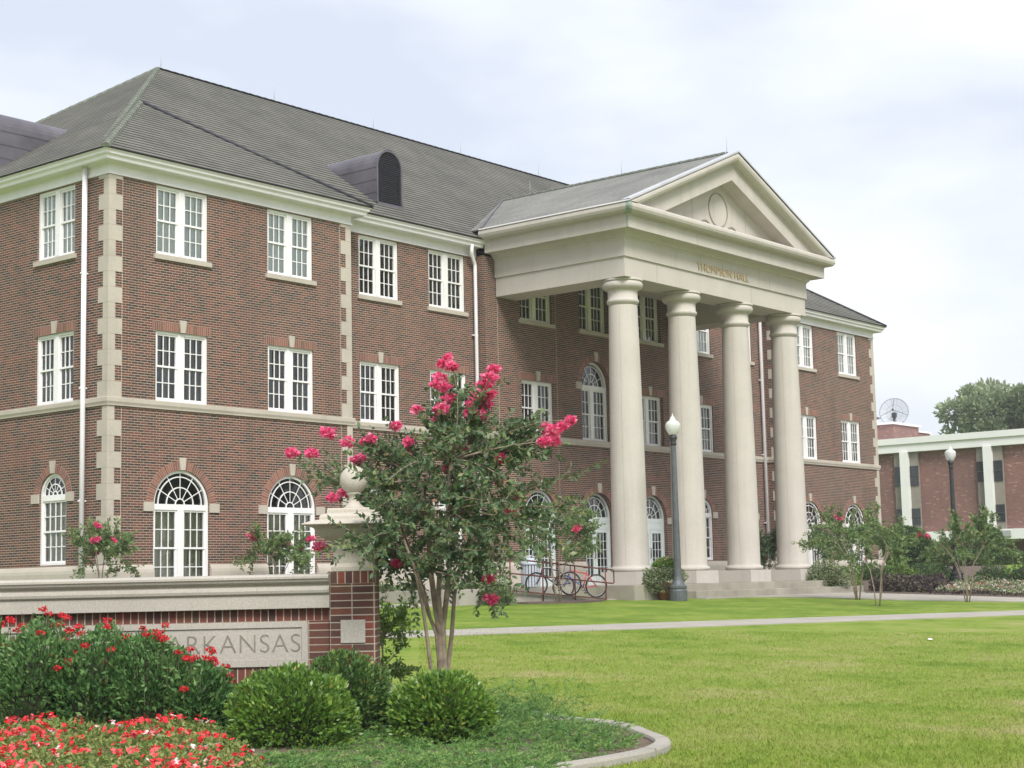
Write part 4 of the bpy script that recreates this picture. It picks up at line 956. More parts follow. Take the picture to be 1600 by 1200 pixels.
# ---- small crape myrtles
def small_myrtle(loc, H, Wd, label, seed, nfl=5, leafmat='lf_crape2', leaf=.095, dens=1.0, clear=.32, ntip=None):
    rg = np.random.default_rng(seed)
    t = thing('crape_myrtle', label, 'tree', loc, 0, 'crape myrtles')
    st = []; ns = rg.integers(4, 7)
    for k in range(ns):
        a = rg.uniform(0, 6.28); r = Wd*.10; p0 = np.array([math.cos(a)*.05, math.sin(a)*.05, -.05]); p1 = np.array([math.cos(a)*r, math.sin(a)*r, H*clear]); p2 = np.array([math.cos(a)*r*2.4, math.sin(a)*r*2.4, H*.62])
        st.append(([p0, (p0+p1)/2+rg.normal(0, .02, 3), p1, p2], .017))
    tips_ = []; fls = []
    for k in range(ntip or int(44*dens)):
        a = rg.uniform(0, 6.28); h = rg.uniform(.42, 1.0); r = Wd*.5*math.sqrt(rg.uniform())*(.55+.75*math.sin(math.pi*min(1, h*.85)))
        p = np.array([math.cos(a)*r, math.sin(a)*r, H*h]); tips_.append(p)
        if k < nfl: p[2] = H*rg.uniform(.72, 1); fls += [(p+rg.normal(0, .06, 3), .07), (p+rg.normal(0, .07, 3), .06)]
    woody(t, st, tips_, leaf, M[leafmat], fls, rg, .022, 7, .34, 9, petal=.06)
    return t
def gpt(x, y, a=-1.74, b=.04):
    r = ray(x, y); k = a/(r.z-b*r.y); return r*k
def on_ground_at(x, yy):     # ray through pixel column meeting plane Y=yy, dropped to the ground
    r = ray(x, 900); p = r*(yy/r.y); return Vector((p.x, p.y, gz(p.x, p.y)))
small_myrtle(on_ground_at(158, 32.6), 2.05, 1.7, 'small crape myrtle behind the sign wall beside the downspout at the hall corner', 21, 6, clear=.42, dens=.75)
small_myrtle(on_ground_at(436, 32.4), 2.0, 1.7, 'small crape myrtle in front of the second arched window, just left of the sign pier', 22, 4, clear=.42, dens=.75)
p = on_ground_at(871, 28.25); small_myrtle(p, 2.9, 2.3, 'slim crape myrtle in the mulch bed in front of the two bicycles', 23, 1, clear=.42)
small_myrtle(on_ground_at(1197, 31.0), 2.3, 1.3, 'dark leaved crape myrtle seen between the third and fourth columns', 24, 0, 'lf_crape')
small_myrtle(on_ground_at(1297, 32.0), 2.8, 2.4, 'crape myrtle against the right wing by the first arched window', 25, 1, 'lf_crape')
small_myrtle(Vector((46.4, 24.2, gz(46.4, 24.2))), 2.95, 2.9, 'leafy crape myrtle on the lawn edge, left of the pair before the right wing', 26, 1, dens=.85, clear=.42)
small_myrtle(Vector((42.2, 21.4, gz(42.2, 21.4))), 2.45, 1.7, 'sparse thin stemmed crape myrtle nearest the cross path, right one of the pair', 27, 0, dens=.5, clear=.42)
small_myrtle(Vector((47.5, 21.1, gz(47.5, 21.1))), 2.75, 2.5, 'crape myrtle with one bright pink bloom standing beside the right lamp post', 28, 1, dens=.6, clear=.42)
small_myrtle(Vector((61.5, 27.5, gz(61.5, 27.5))), 2.2, 2.0, 'small crape myrtle between the hedge and the far lamp post', 29, 0, dens=.8)
# ---- near shrubs
def near_shrub(px, d, rad, mat, label, seed, n=9000, name='round_shrub', leaf=.052, cz=.42):
    p = at_depth(px, 1100, d); p.z = gz(p.x, p.y); t = thing(name, label, 'shrub', p)
    shrub(t, rad, n, leaf, M[mat], seed, (0, 0, rad[2]*cz), up=.35, rough=.13, hp=.14)
    return t
near_shrub(459, 13.55, (.54, .50, .46), 'lf_shrub', 'bright green rounded shrub in front of the sign wall, left of the dark shrub', 31, 10500)
near_shrub(540, 14.35, (.45, .42, .52), 'lf_shrubd', 'dark green shrub with bronze leaves at the foot of the brick pier', 32, 9000)
near_shrub(690, 13.9, (.46, .44, .44), 'lf_shrub', 'bright green rounded shrub at the foot of the large crape myrtle', 33, 9000)
# shrub behind pier
p = at_depth(604, 1100, 17.2); p.z = gz(p.x, p.y); t = thing('privet_shrub', 'loose green shrub poking out from behind the brick pier', 'shrub', p)
rg = np.random.default_rng(41); st = [([np.array([0, 0, 0]), np.array([-.05, 0, .4]), np.array([-.05, 0, .7])], .015)]
e1n = np.array([e1.x, e1.y, 0])
woody(t, st, [e1n*rg.uniform(-.25, .26)+np.array([0, 0, rg.uniform(.25, 1.12)])+rg.normal(0, .1, 3)*np.array([1, 1, 0]) for _ in range(26)], .05, M['lf_shrub'], [], rg, .02, 5, .2, 9)
# pentas hedge behind the flower bed
def pentas(px, d, rad, label, seed, nf=12):
    p = at_depth(px, 1100, d); p.z = gz(p.x, p.y); t = thing('pentas_plant', label, 'flowering plant', p, 0, 'red flowered plants along the sign wall')
    rg = np.random.default_rng(seed)
    shrub(t, rad, 9500, .062, M['lf_penta'], seed, (0, 0, rad[2]*.35), up=.5, rough=.25, aspect=.42, shell=.7, hp=.2)
    # upright shoots with flower heads
    tb_ = MB(); LP, LD, LT, C = [], [], [], []
    for k in range(nf*3):
        a = rg.uniform(0, 6.28); r = math.sqrt(rg.uniform(0, 1))*.95; x, y = math.cos(a)*r*rad[0], math.sin(a)*r*rad[1]
        z = rad[2]*(.35+math.sqrt(max(.02, 1-r*r))*1.0); top_ = np.array([x*1.08, y*1.08, z+rg.uniform(.04, .17)]); bot = np.array([x, y, z-.15])
        tb_.tube([tuple(bot), tuple(top_)], [.004, .003], 4, caps=False)
        for q in range(9): LP.append(bot+(top_-bot)*rg.uniform(.1, 1)); LD.append(rg.normal(0, 1, 3)*np.array([1, 1, .4])); LT.append(rg.uniform(.4, 1))
        if k < nf*1.4: C.append(top_)
    tb_.build('stem', M['twig'], t); obj('shoot_leaves', leafmesh('shoot_leaves', LP, LD, .055, .42, M['lf_penta'], np.array(LT)), None, t)
    flowers(t, np.array(C), .034, 50, .021, M['fl_red'], 'flower', .5)
for k, (px, d, r, nf) in enumerate([(-40, 14.6, (.62, .38, .68), 12), (60, 14.5, (.50, .4, .69), 15), (150, 14.55, (.46, .4, .65), 15), (235, 14.6, (.46, .38, .60), 18), (310, 14.6, (.34, .34, .44), 14)]):
    pentas(px, d, r, ['red flowered leafy plant at the left edge, in front of the sign wall', 'tall red flowered plant, second from the left in front of the sign wall', 'red flowered plant in the middle of the row hiding the carved panel', 'tall red flowered plant just left of the carved letters', 'rightmost red flowered plant of the row, in front of the carved letters'][k], 50+k, nf)
# flower bed (ground sheet), curb, petunias, juniper
def P2(x, y): q = gpt(x, y); return (q.x, q.y)
curbp = [(13.2, 12.2), (13.0, 11.2), (12.75, 10.3), (12.56, 9.75), (12.6, 9.3), (12.42, 8.85), (12.15, 8.5), (11.85, 8.12), (11.55, 7.9), (11.05, 7.74), (10.3, 7.7), (9.5, 7.75), (8.5, 7.9), (7.2, 8.3)]
bedpoly = curbp+[(5.0, 10.5), (4.0, 14.5), (6.0, 17.5), (8.5, 14.9), (11.5, 11.4)]
draped('planting_bed', [Vector(p) for p in bedpoly], M['soil'], .03, .35, bulge=.03, uneven=.012)
mb = MB(); cp_ = [Vector((x, y)) for x, y in curbp]
fine_ = []
for i in range(len(cp_)-1):
    p0, p1, p2, p3 = cp_[max(0, i-1)], cp_[i], cp_[i+1], cp_[min(len(cp_)-1, i+2)]
    for q in range(6):
        t = q/6; fine_.append(.5*((2*p1)+(-p0+p2)*t+(2*p0-5*p1+4*p2-p3)*t*t+(-p0+3*p1-3*p2+p3)*t**3))
rows = []
for i, p in enumerate(fine_):
    d = (fine_[min(i+1, len(fine_)-1)]-fine_[max(0, i-1)]).normalized(); n_ = Vector((-d.y, d.x)); g = gz(p.x, p.y)
    rows.append([(p.x+n_.x*o, p.y+n_.y*o, g+h_) for o, h_ in ((-.07, -.1), (-.07, .05), (-.06, .07), (.06, .07), (.07, .05), (.07, -.1))])
for a, b_ in zip(rows[:-1], rows[1:]):
    for k in range(5): mb.poly([a[k], a[k+1], b_[k+1], b_[k]], smooth=False)
curb_o = mb.build('concrete_curb', M['concrete'])
for k in range(9, len(fine_)-2, 11):
    d = (fine_[k+1]-fine_[k]).normalized(); a_ = math.atan2(d.y, d.x); p = fine_[k]; jb = MB(); jb.box(-.004, .004, -.0725, .0725, -.09, .0725); jb.build('joint', M['seal'], curb_o, Matrix.Translation((p.x, p.y, gz(p.x, p.y))) @ Matrix.Rotation(a_, 4, 'Z'))
tag(curb_o, 'curved concrete curb edging the flower bed beside the lawn', 'curb')
def inpoly(x, y, poly):
    c = False; j = len(poly)-1
    for i in range(len(poly)):
        xi, yi = poly[i][0], poly[i][1]; xj, yj = poly[j][0], poly[j][1]
        if (yi > y) != (yj > y) and x < (xj-xi)*(y-yi)/(yj-yi)+xi: c = not c
        j = i
    return c
rg = np.random.default_rng(71); LP, LD, C = [], [], []
petpoly = [P2(-60, 1165), P2(0, 1147), P2(120, 1140), P2(200, 1133), P2(300, 1140), P2(345, 1165), P2(385, 1190), P2(420, 1230), P2(420, 1300), P2(-60, 1300)]
x0_, x1_ = min(p[0] for p in petpoly), max(p[0] for p in petpoly); y0_, y1_ = min(p[1] for p in petpoly), max(p[1] for p in petpoly)
while len(LP) < 24000:
    x, y = rg.uniform(x0_, x1_), rg.uniform(y0_, y1_)
    if not inpoly(x, y, petpoly): continue
    h = .13+.05*math.sin(x*5+1)*math.cos(y*4)
    LP.append((x, y, gz(x, y)+.03+h*rg.uniform(0, 1)**.6)); LD.append((rg.normal(), rg.normal(), rg.uniform(.1, 1.4)))
    if rg.uniform() < .05*max(.08, .5+.8*math.sin(x*4.1+y*2)*math.cos(y*5.3-x)): C.append((x, y, gz(x, y)+.05+h+rg.uniform(0, .03)))
pf = obj('petunia_foliage', leafmesh('petunia_foliage', LP, LD, .042, .5, M['lf_petunia']))
tag(pf, 'low mass of light green petunia foliage in the front flower bed', 'flower bed', kind='stuff')
C = np.array(C); n = len(C); PP = np.repeat(C, 5, 0); an = np.tile(np.arange(5)*2*math.pi/5, n)+np.repeat(rg.uniform(0, 6, n), 5)
tl = np.repeat(rg.normal(0, .8, (n, 2)), 5, 0); D_ = np.stack([np.cos(an), np.sin(an), .25+tl[:, 0]*np.cos(an)+tl[:, 1]*np.sin(an)], 1)
tin = np.repeat(rg.uniform(0, 1, n), 5)
fm = leafmesh('petunia_blooms', PP, D_, .031, 1.05, M['fl_coral'], tin, nrm=np.tile([0, 0, 3.], (n*5, 1)), fold=.0)
tag(obj('petunia_blooms', fm), 'scattered coral red petunia blooms with a few white ones in the front flower bed', 'flowers', kind='stuff')
# juniper ground cover: sprays of short needles along arching stems
jp = [P2(560, 1150), P2(600, 1120), P2(760, 1115), P2(800, 1117), P2(880, 1142), P2(960, 1155), P2(985, 1170), P2(960, 1183), P2(880, 1197), P2(800, 1240), P2(420, 1260), P2(380, 1205), P2(470, 1185)]
x0_, x1_ = min(p[0] for p in jp), max(p[0] for p in jp); y0_, y1_ = min(p[1] for p in jp), max(p[1] for p in jp)
LP, LD, LT = [], [], []; ns = 0
jc = Vector(P2(770, 1140))
while ns < 2300:
    x, y = rg.uniform(x0_, x1_), rg.uniform(y0_, y1_)
    if not inpoly(x, y, jp): continue
    ns += 1; a = rg.uniform(0, 6.28)
    dd = (Vector((x, y))-jc).length; H = max(.07, .42-.20*dd)*rg.uniform(.5, 1.35)*(.75+.45*math.sin(x*3.1+1)*math.cos(y*2.7)); L = .20+H*.5; g = gz(x, y)+.03; tb0 = rg.uniform(0, .6)
    for k in range(26):
        t = k/26; p = np.array([x+math.cos(a)*L*t, y+math.sin(a)*L*t, g+H*math.sin(t*1.9)])
        for s in range(2): LP.append(p); LD.append((math.cos(a)*.8+rg.normal(0, .5), math.sin(a)*.8+rg.normal(0, .5), .5+rg.normal(0, .4))); LT.append(tb0+t*.4)
tag(obj('juniper_ground_cover', leafmesh('juniper_ground_cover', LP, LD, .034, .22, M['lf_juniper'], np.array(LT))), 'spreading feathery green juniper filling the bed inside the curved curb', 'ground cover', kind='stuff')
# short grass blades on the nearer lawn
n = 170000; dd = 10.5+22*rg.uniform(0, 1, n)**1.9; ll = rg.uniform(-.06, .345, n)*dd; gx = np.array(FW)[None, :2]*(dd/math.cos(PITCH))[:, None]+np.array(RT)[None, :2]*ll[:, None]
keep = [i for i in range(n) if not inpoly(gx[i, 0], gx[i, 1], bedpoly)]; gx = gx[keep]
zz = -1.74+.04*gx[:, 1]; P_ = np.stack([gx[:, 0], gx[:, 1], zz-.003], 1); D_ = RNG.normal(size=P_.shape)*.5; D_[:, 2] = .7
tag(obj('lawn_blades', leafmesh('lawn_blades', P_, D_, .042, .15, M['grass'])), 'short mown grass blades of the near lawn', 'grass', kind='stuff')
# ground spotlight at the very front
p = at_depth(85, 1192, 12.3); t = thing('flood_light', 'small ground flood light tilted up among the red petunias', 'flood light', (p.x, p.y, gz(p.x, p.y)), math.atan2(e1.y, e1.x))
mb = MB(); Rx = Matrix.Rotation(math.radians(-28), 4, 'X') 
Ml = Matrix.Translation((0, 0, .0)) @ Matrix.Translation((0, 0, p.z-gz(p.x, p.y)-.06)) @ Rx
mb.box(-.13, .13, -.045, .045, -.06, .07, Ml); mb.build('housing', M['louvre'], t, bevel=.008)
mb = MB(); mb.box(-.115, .115, -.05, -.046, -.05, .06, Ml); mb.box(-.115, .115, -.04, .04, .0705, .074, Ml); mb.build('lens', simple('lamp_lens', (.5, .53, .53), .25, .1), t)
mb = MB(); mb.tube([(0, .02, 0), (0, .02, p.z-gz(p.x, p.y)-.08)], .015, 8); mb.build('stake', M['louvre'], t)
p = gpt(1453, 1001); p.z = gz(p.x, p.y); mb = MB(); mb.lathe([(.015, 0), (.045, .01), (.03, .03), (.008, .035)], n=6, smooth=False)
for k in range(len(mb.v)): v_ = mb.v[k]; mb.v[k] = (v_[0]*1.7+random.uniform(-.015, .015), v_[1]+random.uniform(-.015, .015), v_[2]+random.uniform(0, .012))
tag(mb.build('paper_scrap', M['white'], None, Matrix.Translation(p)), 'small crumpled white paper scrap lying on the lawn near the path', 'litter')
# ------------------------------------------------------------------ lamp posts
M['iron'] = simple('lamp_iron', (.10, .112, .12), .5, .2, 6, .2); M['irondark'] = simple('lamp_iron_dark', (.035, .038, .042), .5, .2, 6, .2)
def globe_mat():
    m, nt, b = newmat('lamp_globe'); b.inputs['Base Color'].default_value = (.80, .82, .80, 1); b.inputs['Roughness'].default_value = .18
    b.inputs['Transmission Weight'].default_value = .35; b.inputs['IOR'].default_value = 1.3; return m
M['globe'] = globe_mat()
def lamp(loc, label, ht, s=1.0, mat='iron'):
    t = thing('street_lamp', label, 'street lamp', loc, 0, 'acorn globe street lamps')
    mb = MB(); mb.lathe([(.27, 0), (.27, .30), (.25, .33), (.25, .36), (.265, .38), (.265, .43), (.23, .46), (.19, .52), (.15, .60), (.125, .72), (.12, .80)], n=16, smooth=False); mb.build('base', M[mat], t)
    n = 10; hp = ht-.95
    mb = MB(); mb.lathe([(.115, .80), (.075, hp)], n=n, smooth=False); mb.build('post', M[mat], t)
    mb = MB(); mb.lathe([(.075, hp-.02), (.10, hp+.02), (.085, hp+.06), (.085, hp+.12), (.12, hp+.20), (.125, hp+.24), (.10, hp+.26), (.10, hp+.30)], n=16); mb.build('collar', M['irondark'], t)
    mb = MB(); g = hp+.30
    mb.lathe([(.10, g), (.15, g+.05), (.205, g+.16), (.225, g+.26), (.22, g+.33), (.19, g+.385), (.14, g+.42), (.10, g+.45), (.085, g+.50), (.06, g+.54), (.03, g+.57), (.02, g+.60), (.025, g+.62), (.0, g+.66)], n=28, cap=False); mb.build('globe', M['globe'], t)
    mb = MB(); mb.lathe([(.03, g), (.03, g+.2), (.0, g+.22)], n=8); mb.build('bulb', M['white'], t)
    return t
lamp_at = on_ground_at(1059, 27.3)
lamp(lamp_at, 'tall grey lamp post with white acorn globe standing in front of the portico columns', 5.6)
lamp((61.6, 27.75, -.45), 'dark lamp post with acorn globe in front of the low white banded building', 5.55, mat='irondark')
# ------------------------------------------------------------------ planter by the steps, shrubs, hedges, beds
M['terra'] = simple('terracotta', (.42, .16, .09), .8, .2, 8)
pl = on_ground_at(1040, 27.95); pl.z = gz(pl.x, pl.y); t = thing('flower_pot', 'terracotta pot with trailing variegated foliage and red flowers beside the steps', 'planter', pl)
mb = MB(); mb.lathe([(.20, 0), (.30, .42), (.33, .44), (.33, .52), (.29, .52), (.27, .40)], n=24); mb.build('pot', M['terra'], t)
shrub(t, (.60, .60, .38), 4200, .075, M['lf_varieg'], 61, (-.1, 0, .66), up=-.2, rough=.3, core=False, shell=.9)
shrub(t, (.42, .42, .42), 1700, .075, M['lf_varieg'], 63, (-.36, .15, .36), up=-.4, rough=.3, core=False, shell=.9, name='trailing_foliage')
shrub(t, (.35, .35, .22), 900, .09, M['lf_shrub'], 62, (-.02, 0, 1.02), up=.9, rough=.3, core=False, name='upright_leaves')
flowers(t, RNG.normal(0, 1, (10, 3))*np.array([.2, .2, .06])+np.array([-.05, 0, 1.2]), .05, 14, .05, M['fl_mix'])
def bush(px, yy, rad, mat, label, seed, n, leaf, name='shrub', up=.4, zoff=.3, rough=.25, core=True, pos=None, cat='shrub', group=None):
    p = on_ground_at(px, yy) if pos is None else Vector((pos[0], pos[1], gz(*pos[:2])))
    t = thing(name, label, cat, p, 0, group); shrub(t, rad, n, leaf, M[mat], seed, (0, 0, rad[2]*zoff), up, rough, core=core); return t
bush(1290, 28.5, (.85, .8, .62), 'lf_varieg', 'grey green spreading shrub at the right end of the portico steps', 81, 5500, .085, shell if False else 'spreading_shrub', -.1, .6, .3)
bush(1322, 30.2, (.7, .5, .4), 'lf_shrub', 'low light green shrub behind the spreading grey shrub at the right wing', 82, 1500, .09)
bush(760, 31.5, (.55, .45, .42), 'lf_crape2', 'low bronze green shrub left of the ramp railing', 83, 1500, .08, pos=(34.2, 28.6))
for k, (px, yy, rr) in enumerate([(600, 33, .45), (640, 33, .4), (735, 33, .42), (700, 33.1, .38)]):
    bush(px, yy, (rr, .4, .42), 'lf_crape2', ['low dry looking shrub at the hall foundation just right of the sign pier', 'low shrub at the hall foundation behind the left myrtle stems', 'low shrub at the hall foundation right of the myrtle stems', 'low shrub at the hall foundation hidden behind the myrtle stems'][k], 90+k, 700, .08, 'foundation_shrub')
# clipped round trees and hedges towards the far building
def clipped(pos, rad, zc, label, seed, n):
    t = thing('clipped_evergreen', label, 'tree', (pos[0], pos[1], gz(*pos)), 0, 'clipped round evergreens')
    shrub(t, rad, n, .13, M['lf_hedge'], seed, (0, 0, zc), .2, .06, shell=.15, hp=.05)
    mb = MB(); mb.tube([(0, 0, -.1), (0, 0, zc)], .07, 7); mb.build('trunk', M['bark2'], t)
clipped((71.5, 34.6), (1.15, 1.15, 1.0), .95, 'round clipped evergreen beside the right corner of the hall', 101, 6000)
clipped((76.5, 33.0), (1.0, 1.0, .95), .95, 'round clipped evergreen right of the far lamp post, below the white band', 102, 5000)
def hedge(p0, p1, w_, h, label, seed, n, mat='lf_hedge', leaf=.12):
    p0, p1 = Vector(p0), Vector(p1); L = (p1-p0).length; a = math.atan2(p1.y-p0.y, p1.x-p0.x); c = (p0+p1)/2
    t = thing('hedge', label, 'hedge', (c.x, c.y, gz(c.x, c.y)), a)
    b = MB(); b.box(-L/2+.1, L/2-.1, -w_/2+.1, w_/2-.1, -.3, h-.1); b.build('stems', M['dark_core'], t)  # dark box core standing for the shaded inside of the hedge
    P = []; D = []
    u = RNG.uniform(-L/2, L/2, n); f = RNG.uniform(0, 1, n); 
    for i in range(n):
        if f[i] < .45: P.append((u[i], RNG.uniform(-w_/2, w_/2), h+RNG.normal(0, .05)+.06*math.sin(u[i]*3))); D.append((RNG.normal(), RNG.normal(), 1))
        else: s = -1 if f[i] < .8 else 1; P.append((u[i], s*(w_/2+RNG.normal(0, .04)+.05*math.sin(u[i]*2.3)), RNG.uniform(0, h))); D.append((RNG.normal(), s, .6))
    obj('foliage', leafmesh('foliage', P, D, leaf, .5, M[mat]), None, t)
hedge((85, 44), (83.5, 25), 1.2, .5, 'long dark clipped hedge below the overhang of the white banded building', 1, 9000)
hedge((70.5, 35.5), (78, 27), 1.0, .5, 'low dark hedge in front of the round clipped evergreens', 2, 5000)
for k, (x, y, r, m_) in enumerate([(62.6, 31.9, .8, 'lf_hedge'), (63.4, 31.2, .8, 'lf_shrub'), (64.4, 30.3, .7, 'lf_hedge'), (60.8, 32.2, .5, 'lf_shrub')]):
    bush(0, 0, (r, r, .5), m_, ['light green mounded shrub left of the hall right corner bed', 'dark mounded shrub next to the light green mound by the right wing', 'small light green mound by the right corner of the hall', 'dark green mound at the end of the right wing bed'][k], 110+k, 1600, .1, 'mounded_shrub', pos=(x, y))
# flower bed at right : purple mass, white flowers, shrubs
rg = np.random.default_rng(121)
def mass(name, poly, n, leaf, mat, label, cat, h=.3, lumps=2.2, per=0, fm=None, fper=5, fl_=.05):
    x0, x1 = min(p[0] for p in poly), max(p[0] for p in poly); y0, y1 = min(p[1] for p in poly), max(p[1] for p in poly); P, D, C = [], [], []
    while len(P) < n:
        x, y = rg.uniform(x0, x1), rg.uniform(y0, y1)
        if not inpoly(x, y, poly): continue
        hh = h*(.6+.4*math.sin(x*lumps+1.3)*math.cos(y*lumps*.8)); P.append((x, y, gz(x, y)+hh*rg.uniform(0, 1)**.5)); D.append((rg.normal(), rg.normal(), rg.uniform(0, 1.2)))
        if per and rg.uniform() < per: C.append((x, y, gz(x, y)+hh+.02))
    o = tag(obj(name, leafmesh(name, P, D, leaf, .5, M[mat])), label, cat, kind='stuff')
    if C: tag(flowers(None, np.array(C), .05, fper, fl_, M[fm], name+'_blooms'), label+', its open blooms', 'flowers', kind='stuff')
mass('purple_foliage', [(53.1, 27.1), (53.3, 25), (56, 25.4), (60, 27.6), (58, 28.8), (55, 28.2)], 9000, .13, 'lf_purple', 'dark purple leaved bedding plants at the left end of the right hand bed', 'bedding plants', .62)
mass('bedding_flowers', [(53.6, 25), (53.3, 21), (57, 16.8), (66, 19.5), (64, 27.5), (60, 27.5), (56, 25.4)], 16000, .12, 'lf_varieg', 'pale green bedding plants in the right hand bed', 'bedding plants', .30, per=.035, fm='fl_mix', fl_=.07)
mass('low_border', [(53.0, 25.3), (52.9, 21), (56, 16.4), (57, 17), (54.2, 21.2), (54, 25.3)], 4500, .10, 'lf_purple', 'low pinkish brown border plants along the path in the right hand bed', 'bedding plants', .22)
for k, (x, y, r) in enumerate([(59.6, 27.9, .6), (62.2, 26.5, .75), (62.5, 25.4, .6), (62.9, 24.4, .55), (63.6, 23.4, .6), (61.4, 28.3, .45)]):
    bush(0, 0, (r, r, .55), 'lf_hedge', ['green rounded bush at the rear of the flower bed, left of the lamp post', 'large green bush at the rear of the flower bed right of the lamp post', 'green bush in the flower bed right of the single stemmed crape myrtle', 'green bush toward the right end of the flower bed', 'green bush cut by the right edge of the photo in the flower bed', 'small green bush at the foot of the far lamp post'][k], 130+k, 1300, .1, 'rounded_bush', pos=(x, y))
# ------------------------------------------------------------------ ramp railing
M['rail'] = simple('maroon_rail', (.13, .035, .03), .5, .2, 10)
rail = thing('handrail', 'maroon metal handrail along the entrance ramp in front of the bicycles', 'railing', (39.3, 28.82, -.55))
def rl(x, z): return (x-39.3, 0, z+.55)
def rz_(x): return -.545+(39.5-x)*.071
mb = MB(); mb.tube([rl(34.3, rz_(34.3)+.88), rl(39.85, rz_(39.85)+.88), rl(39.92, rz_(39.9)+.86), rl(39.92, rz_(39.9)+.50), rl(39.85, rz_(39.85)+.48), rl(34.3, rz_(34.3)+.48)], .022, 8); mb.build('rail', M['rail'], rail)
mb = MB(); mb.box(34.4-39.3, 39.5-39.3, -.03, .03, -.02, .02, Matrix.Rotation(math.atan(.071), 4, 'Y') @ Matrix.Translation((0, 0, .02))); mb.build('bottom_edge', M['edging'], rail)
for x in (35.05, 36.5, 38.0, 39.5):
    mb = MB(); mb.tube([rl(x, rz_(x)-.25), rl(x, rz_(x)+.88)], .02, 8); mb.build('post', M['rail'], rail)
# bin
M['bin'] = simple('bin_grey', (.40, .44, .50), .5, .08, 4); M['bindark'] = simple('bin_slot', (.07, .08, .10), .7, .1)
bp_ = on_ground_at(829, 32.2); t = thing('litter_bin', 'pale grey slatted litter bin with domed lid beside the left entrance door', 'bin', (bp_.x, 32.2, -.17))
mb = MB(); mb.lathe([(.27, 0), (.28, .03), (.28, .70), (.30, .72)], n=24); mb.build('drum', M['bindark'], t)
mb = MB()
for k in range(20): mb.box(.278, .305, -.032, .032, .02, .70, Matrix.Rotation(2*math.pi*k/20, 4, 'Z'))
mb.build('slat', M['bin'], t)
mb = MB(); mb.lathe([(.33, .70), (.335, .74), (.31, .78), (.27, .86), (.2, .95), (.10, 1.0), (.02, 1.01)], n=24); mb.build('lid', M['bin'], t)
# bicycles
M['tyre'] = simple('tyre_rubber', (.02, .02, .022), .8, .1); M['rim'] = simple('alloy', (.5, .5, .5), .35, .05, 5, .7)
def bicycle(loc, rz, label, cols, tilt=.08):
    t = thing('bicycle', label, 'bicycle', loc, rz, 'bicycles parked by the ramp')
    t.rotation_euler = (tilt, 0, rz); R_ = .33; wbx = 1.04
    def wheel(x):
        o = None
        mb = MB(); ring_pts = [(x+R_*math.cos(a), 0, R_+R_*math.sin(a)) for a in np.linspace(0, 2*math.pi, 33)]; mb.tube(ring_pts, .022, 6, caps=False); o = mb.build('wheel', M['tyre'], t)
        mb = MB(); mb.tube([(x+(R_-.03)*math.cos(a), 0, R_+(R_-.03)*math.sin(a)) for a in np.linspace(0, 2*math.pi, 33)], .009, 5, caps=False)
        for k in range(16):
            a = 2*math.pi*k/16; mb.tube([(x, .015*(-1)**k, R_), (x+(R_-.03)*math.cos(a), 0, R_+(R_-.03)*math.sin(a))], .0022, 3, caps=False)
        mb.tube([(x, -.04, R_), (x, .04, R_)], .022, 8); mb.build('spokes', M['rim'], o)
    wheel(0); wheel(wbx)
    rear, bb, seatt, headt, headb, fax = (wbx, 0, R_), (.62, 0, .29), (.74, 0, .74), (.20, 0, .80), (.16, 0, .64), (0, 0, R_)
    mb = MB(); mb.tube([bb, seatt], .017, 8); mb.tube([(.73, 0, .70), headt], .017, 8); mb.build('frame', cols[0], t)
    mb = MB(); mb.tube([bb, headb], .020, 8); mb.tube([headt, headb], .021, 8); mb.build('down_tube', cols[1], t)
    mb = MB()
    for s in (-1, 1):
        mb.tube([(bb[0], .03*s, bb[2]), (rear[0], .055*s, rear[2])], .010, 6); mb.tube([(seatt[0], .02*s, seatt[2]-.06), (rear[0], .055*s, rear[2])], .009, 6)
    mb.build('stays', cols[0], t)
    mb = MB()
    for s in (-1, 1): mb.tube([(headb[0]+.0, .045*s, headb[2]), (.10, .05*s, .5), (0, .05*s, R_)], .012, 6)
    mb.build('fork', cols[1], t)
    mb = MB(); mb.tube([(.205, 0, .80), (.215, 0, .92), (.19, 0, .97)], .013, 6); mb.tube([(.23, -.29, .99), (.20, -.2, .97), (.17, 0, .96), (.20, .2, .97), (.23, .29, .99)], .012, 6); mb.build('handlebar', M['tyre'], t)
    mb = MB(); mb.tube([seatt, (.765, 0, .86)], .013, 6); mb.build('seat_post', M['rim'], t)
    mb = MB(); mb.prism([(.62, .875), (.66, .86), (.78, .86), (.90, .88), (.90, .92), (.80, .905), (.64, .90)], -.015, .015); mb.prism([(.76, .87), (.90, .88), (.91, .915), (.80, .905)], -.075, .075); mb.build('saddle', M['tyre'], t)
    mb = MB(); mb.tube([(bb[0]+.09*math.cos(a), -.05, bb[2]+.09*math.sin(a)) for a in np.linspace(0, 6.28, 17)], .008, 4, caps=False); mb.tube([(bb[0], -.06, bb[2]), (bb[0]+.06, -.06, bb[2]-.15)], .01, 5); mb.tube([(bb[0], .06, bb[2]), (bb[0]-.06, .06, bb[2]+.15)], .01, 5)
    mb.box(bb[0]+.01, bb[0]+.11, -.12, -.05, bb[2]-.165, bb[2]-.14); mb.box(bb[0]-.11, bb[0]-.01, .05, .12, bb[2]+.14, bb[2]+.165); mb.build('crank', M['tyre'], t)
M['bred'] = simple('bike_red', (.55, .04, .07), .3, .05); M['bblue'] = simple('bike_blue', (.05, .13, .42), .3, .05); M['bnavy'] = simple('bike_navy', (.04, .05, .10), .35, .05)
pb = ray(880, 917); pb = pb*(29.75/pb.y); bicycle((pb.x, 29.75, rz_(pb.x)), math.radians(-32), 'red and blue bicycle nearest the portico, leaning by the ramp rail', (M['bred'], M['bblue']))
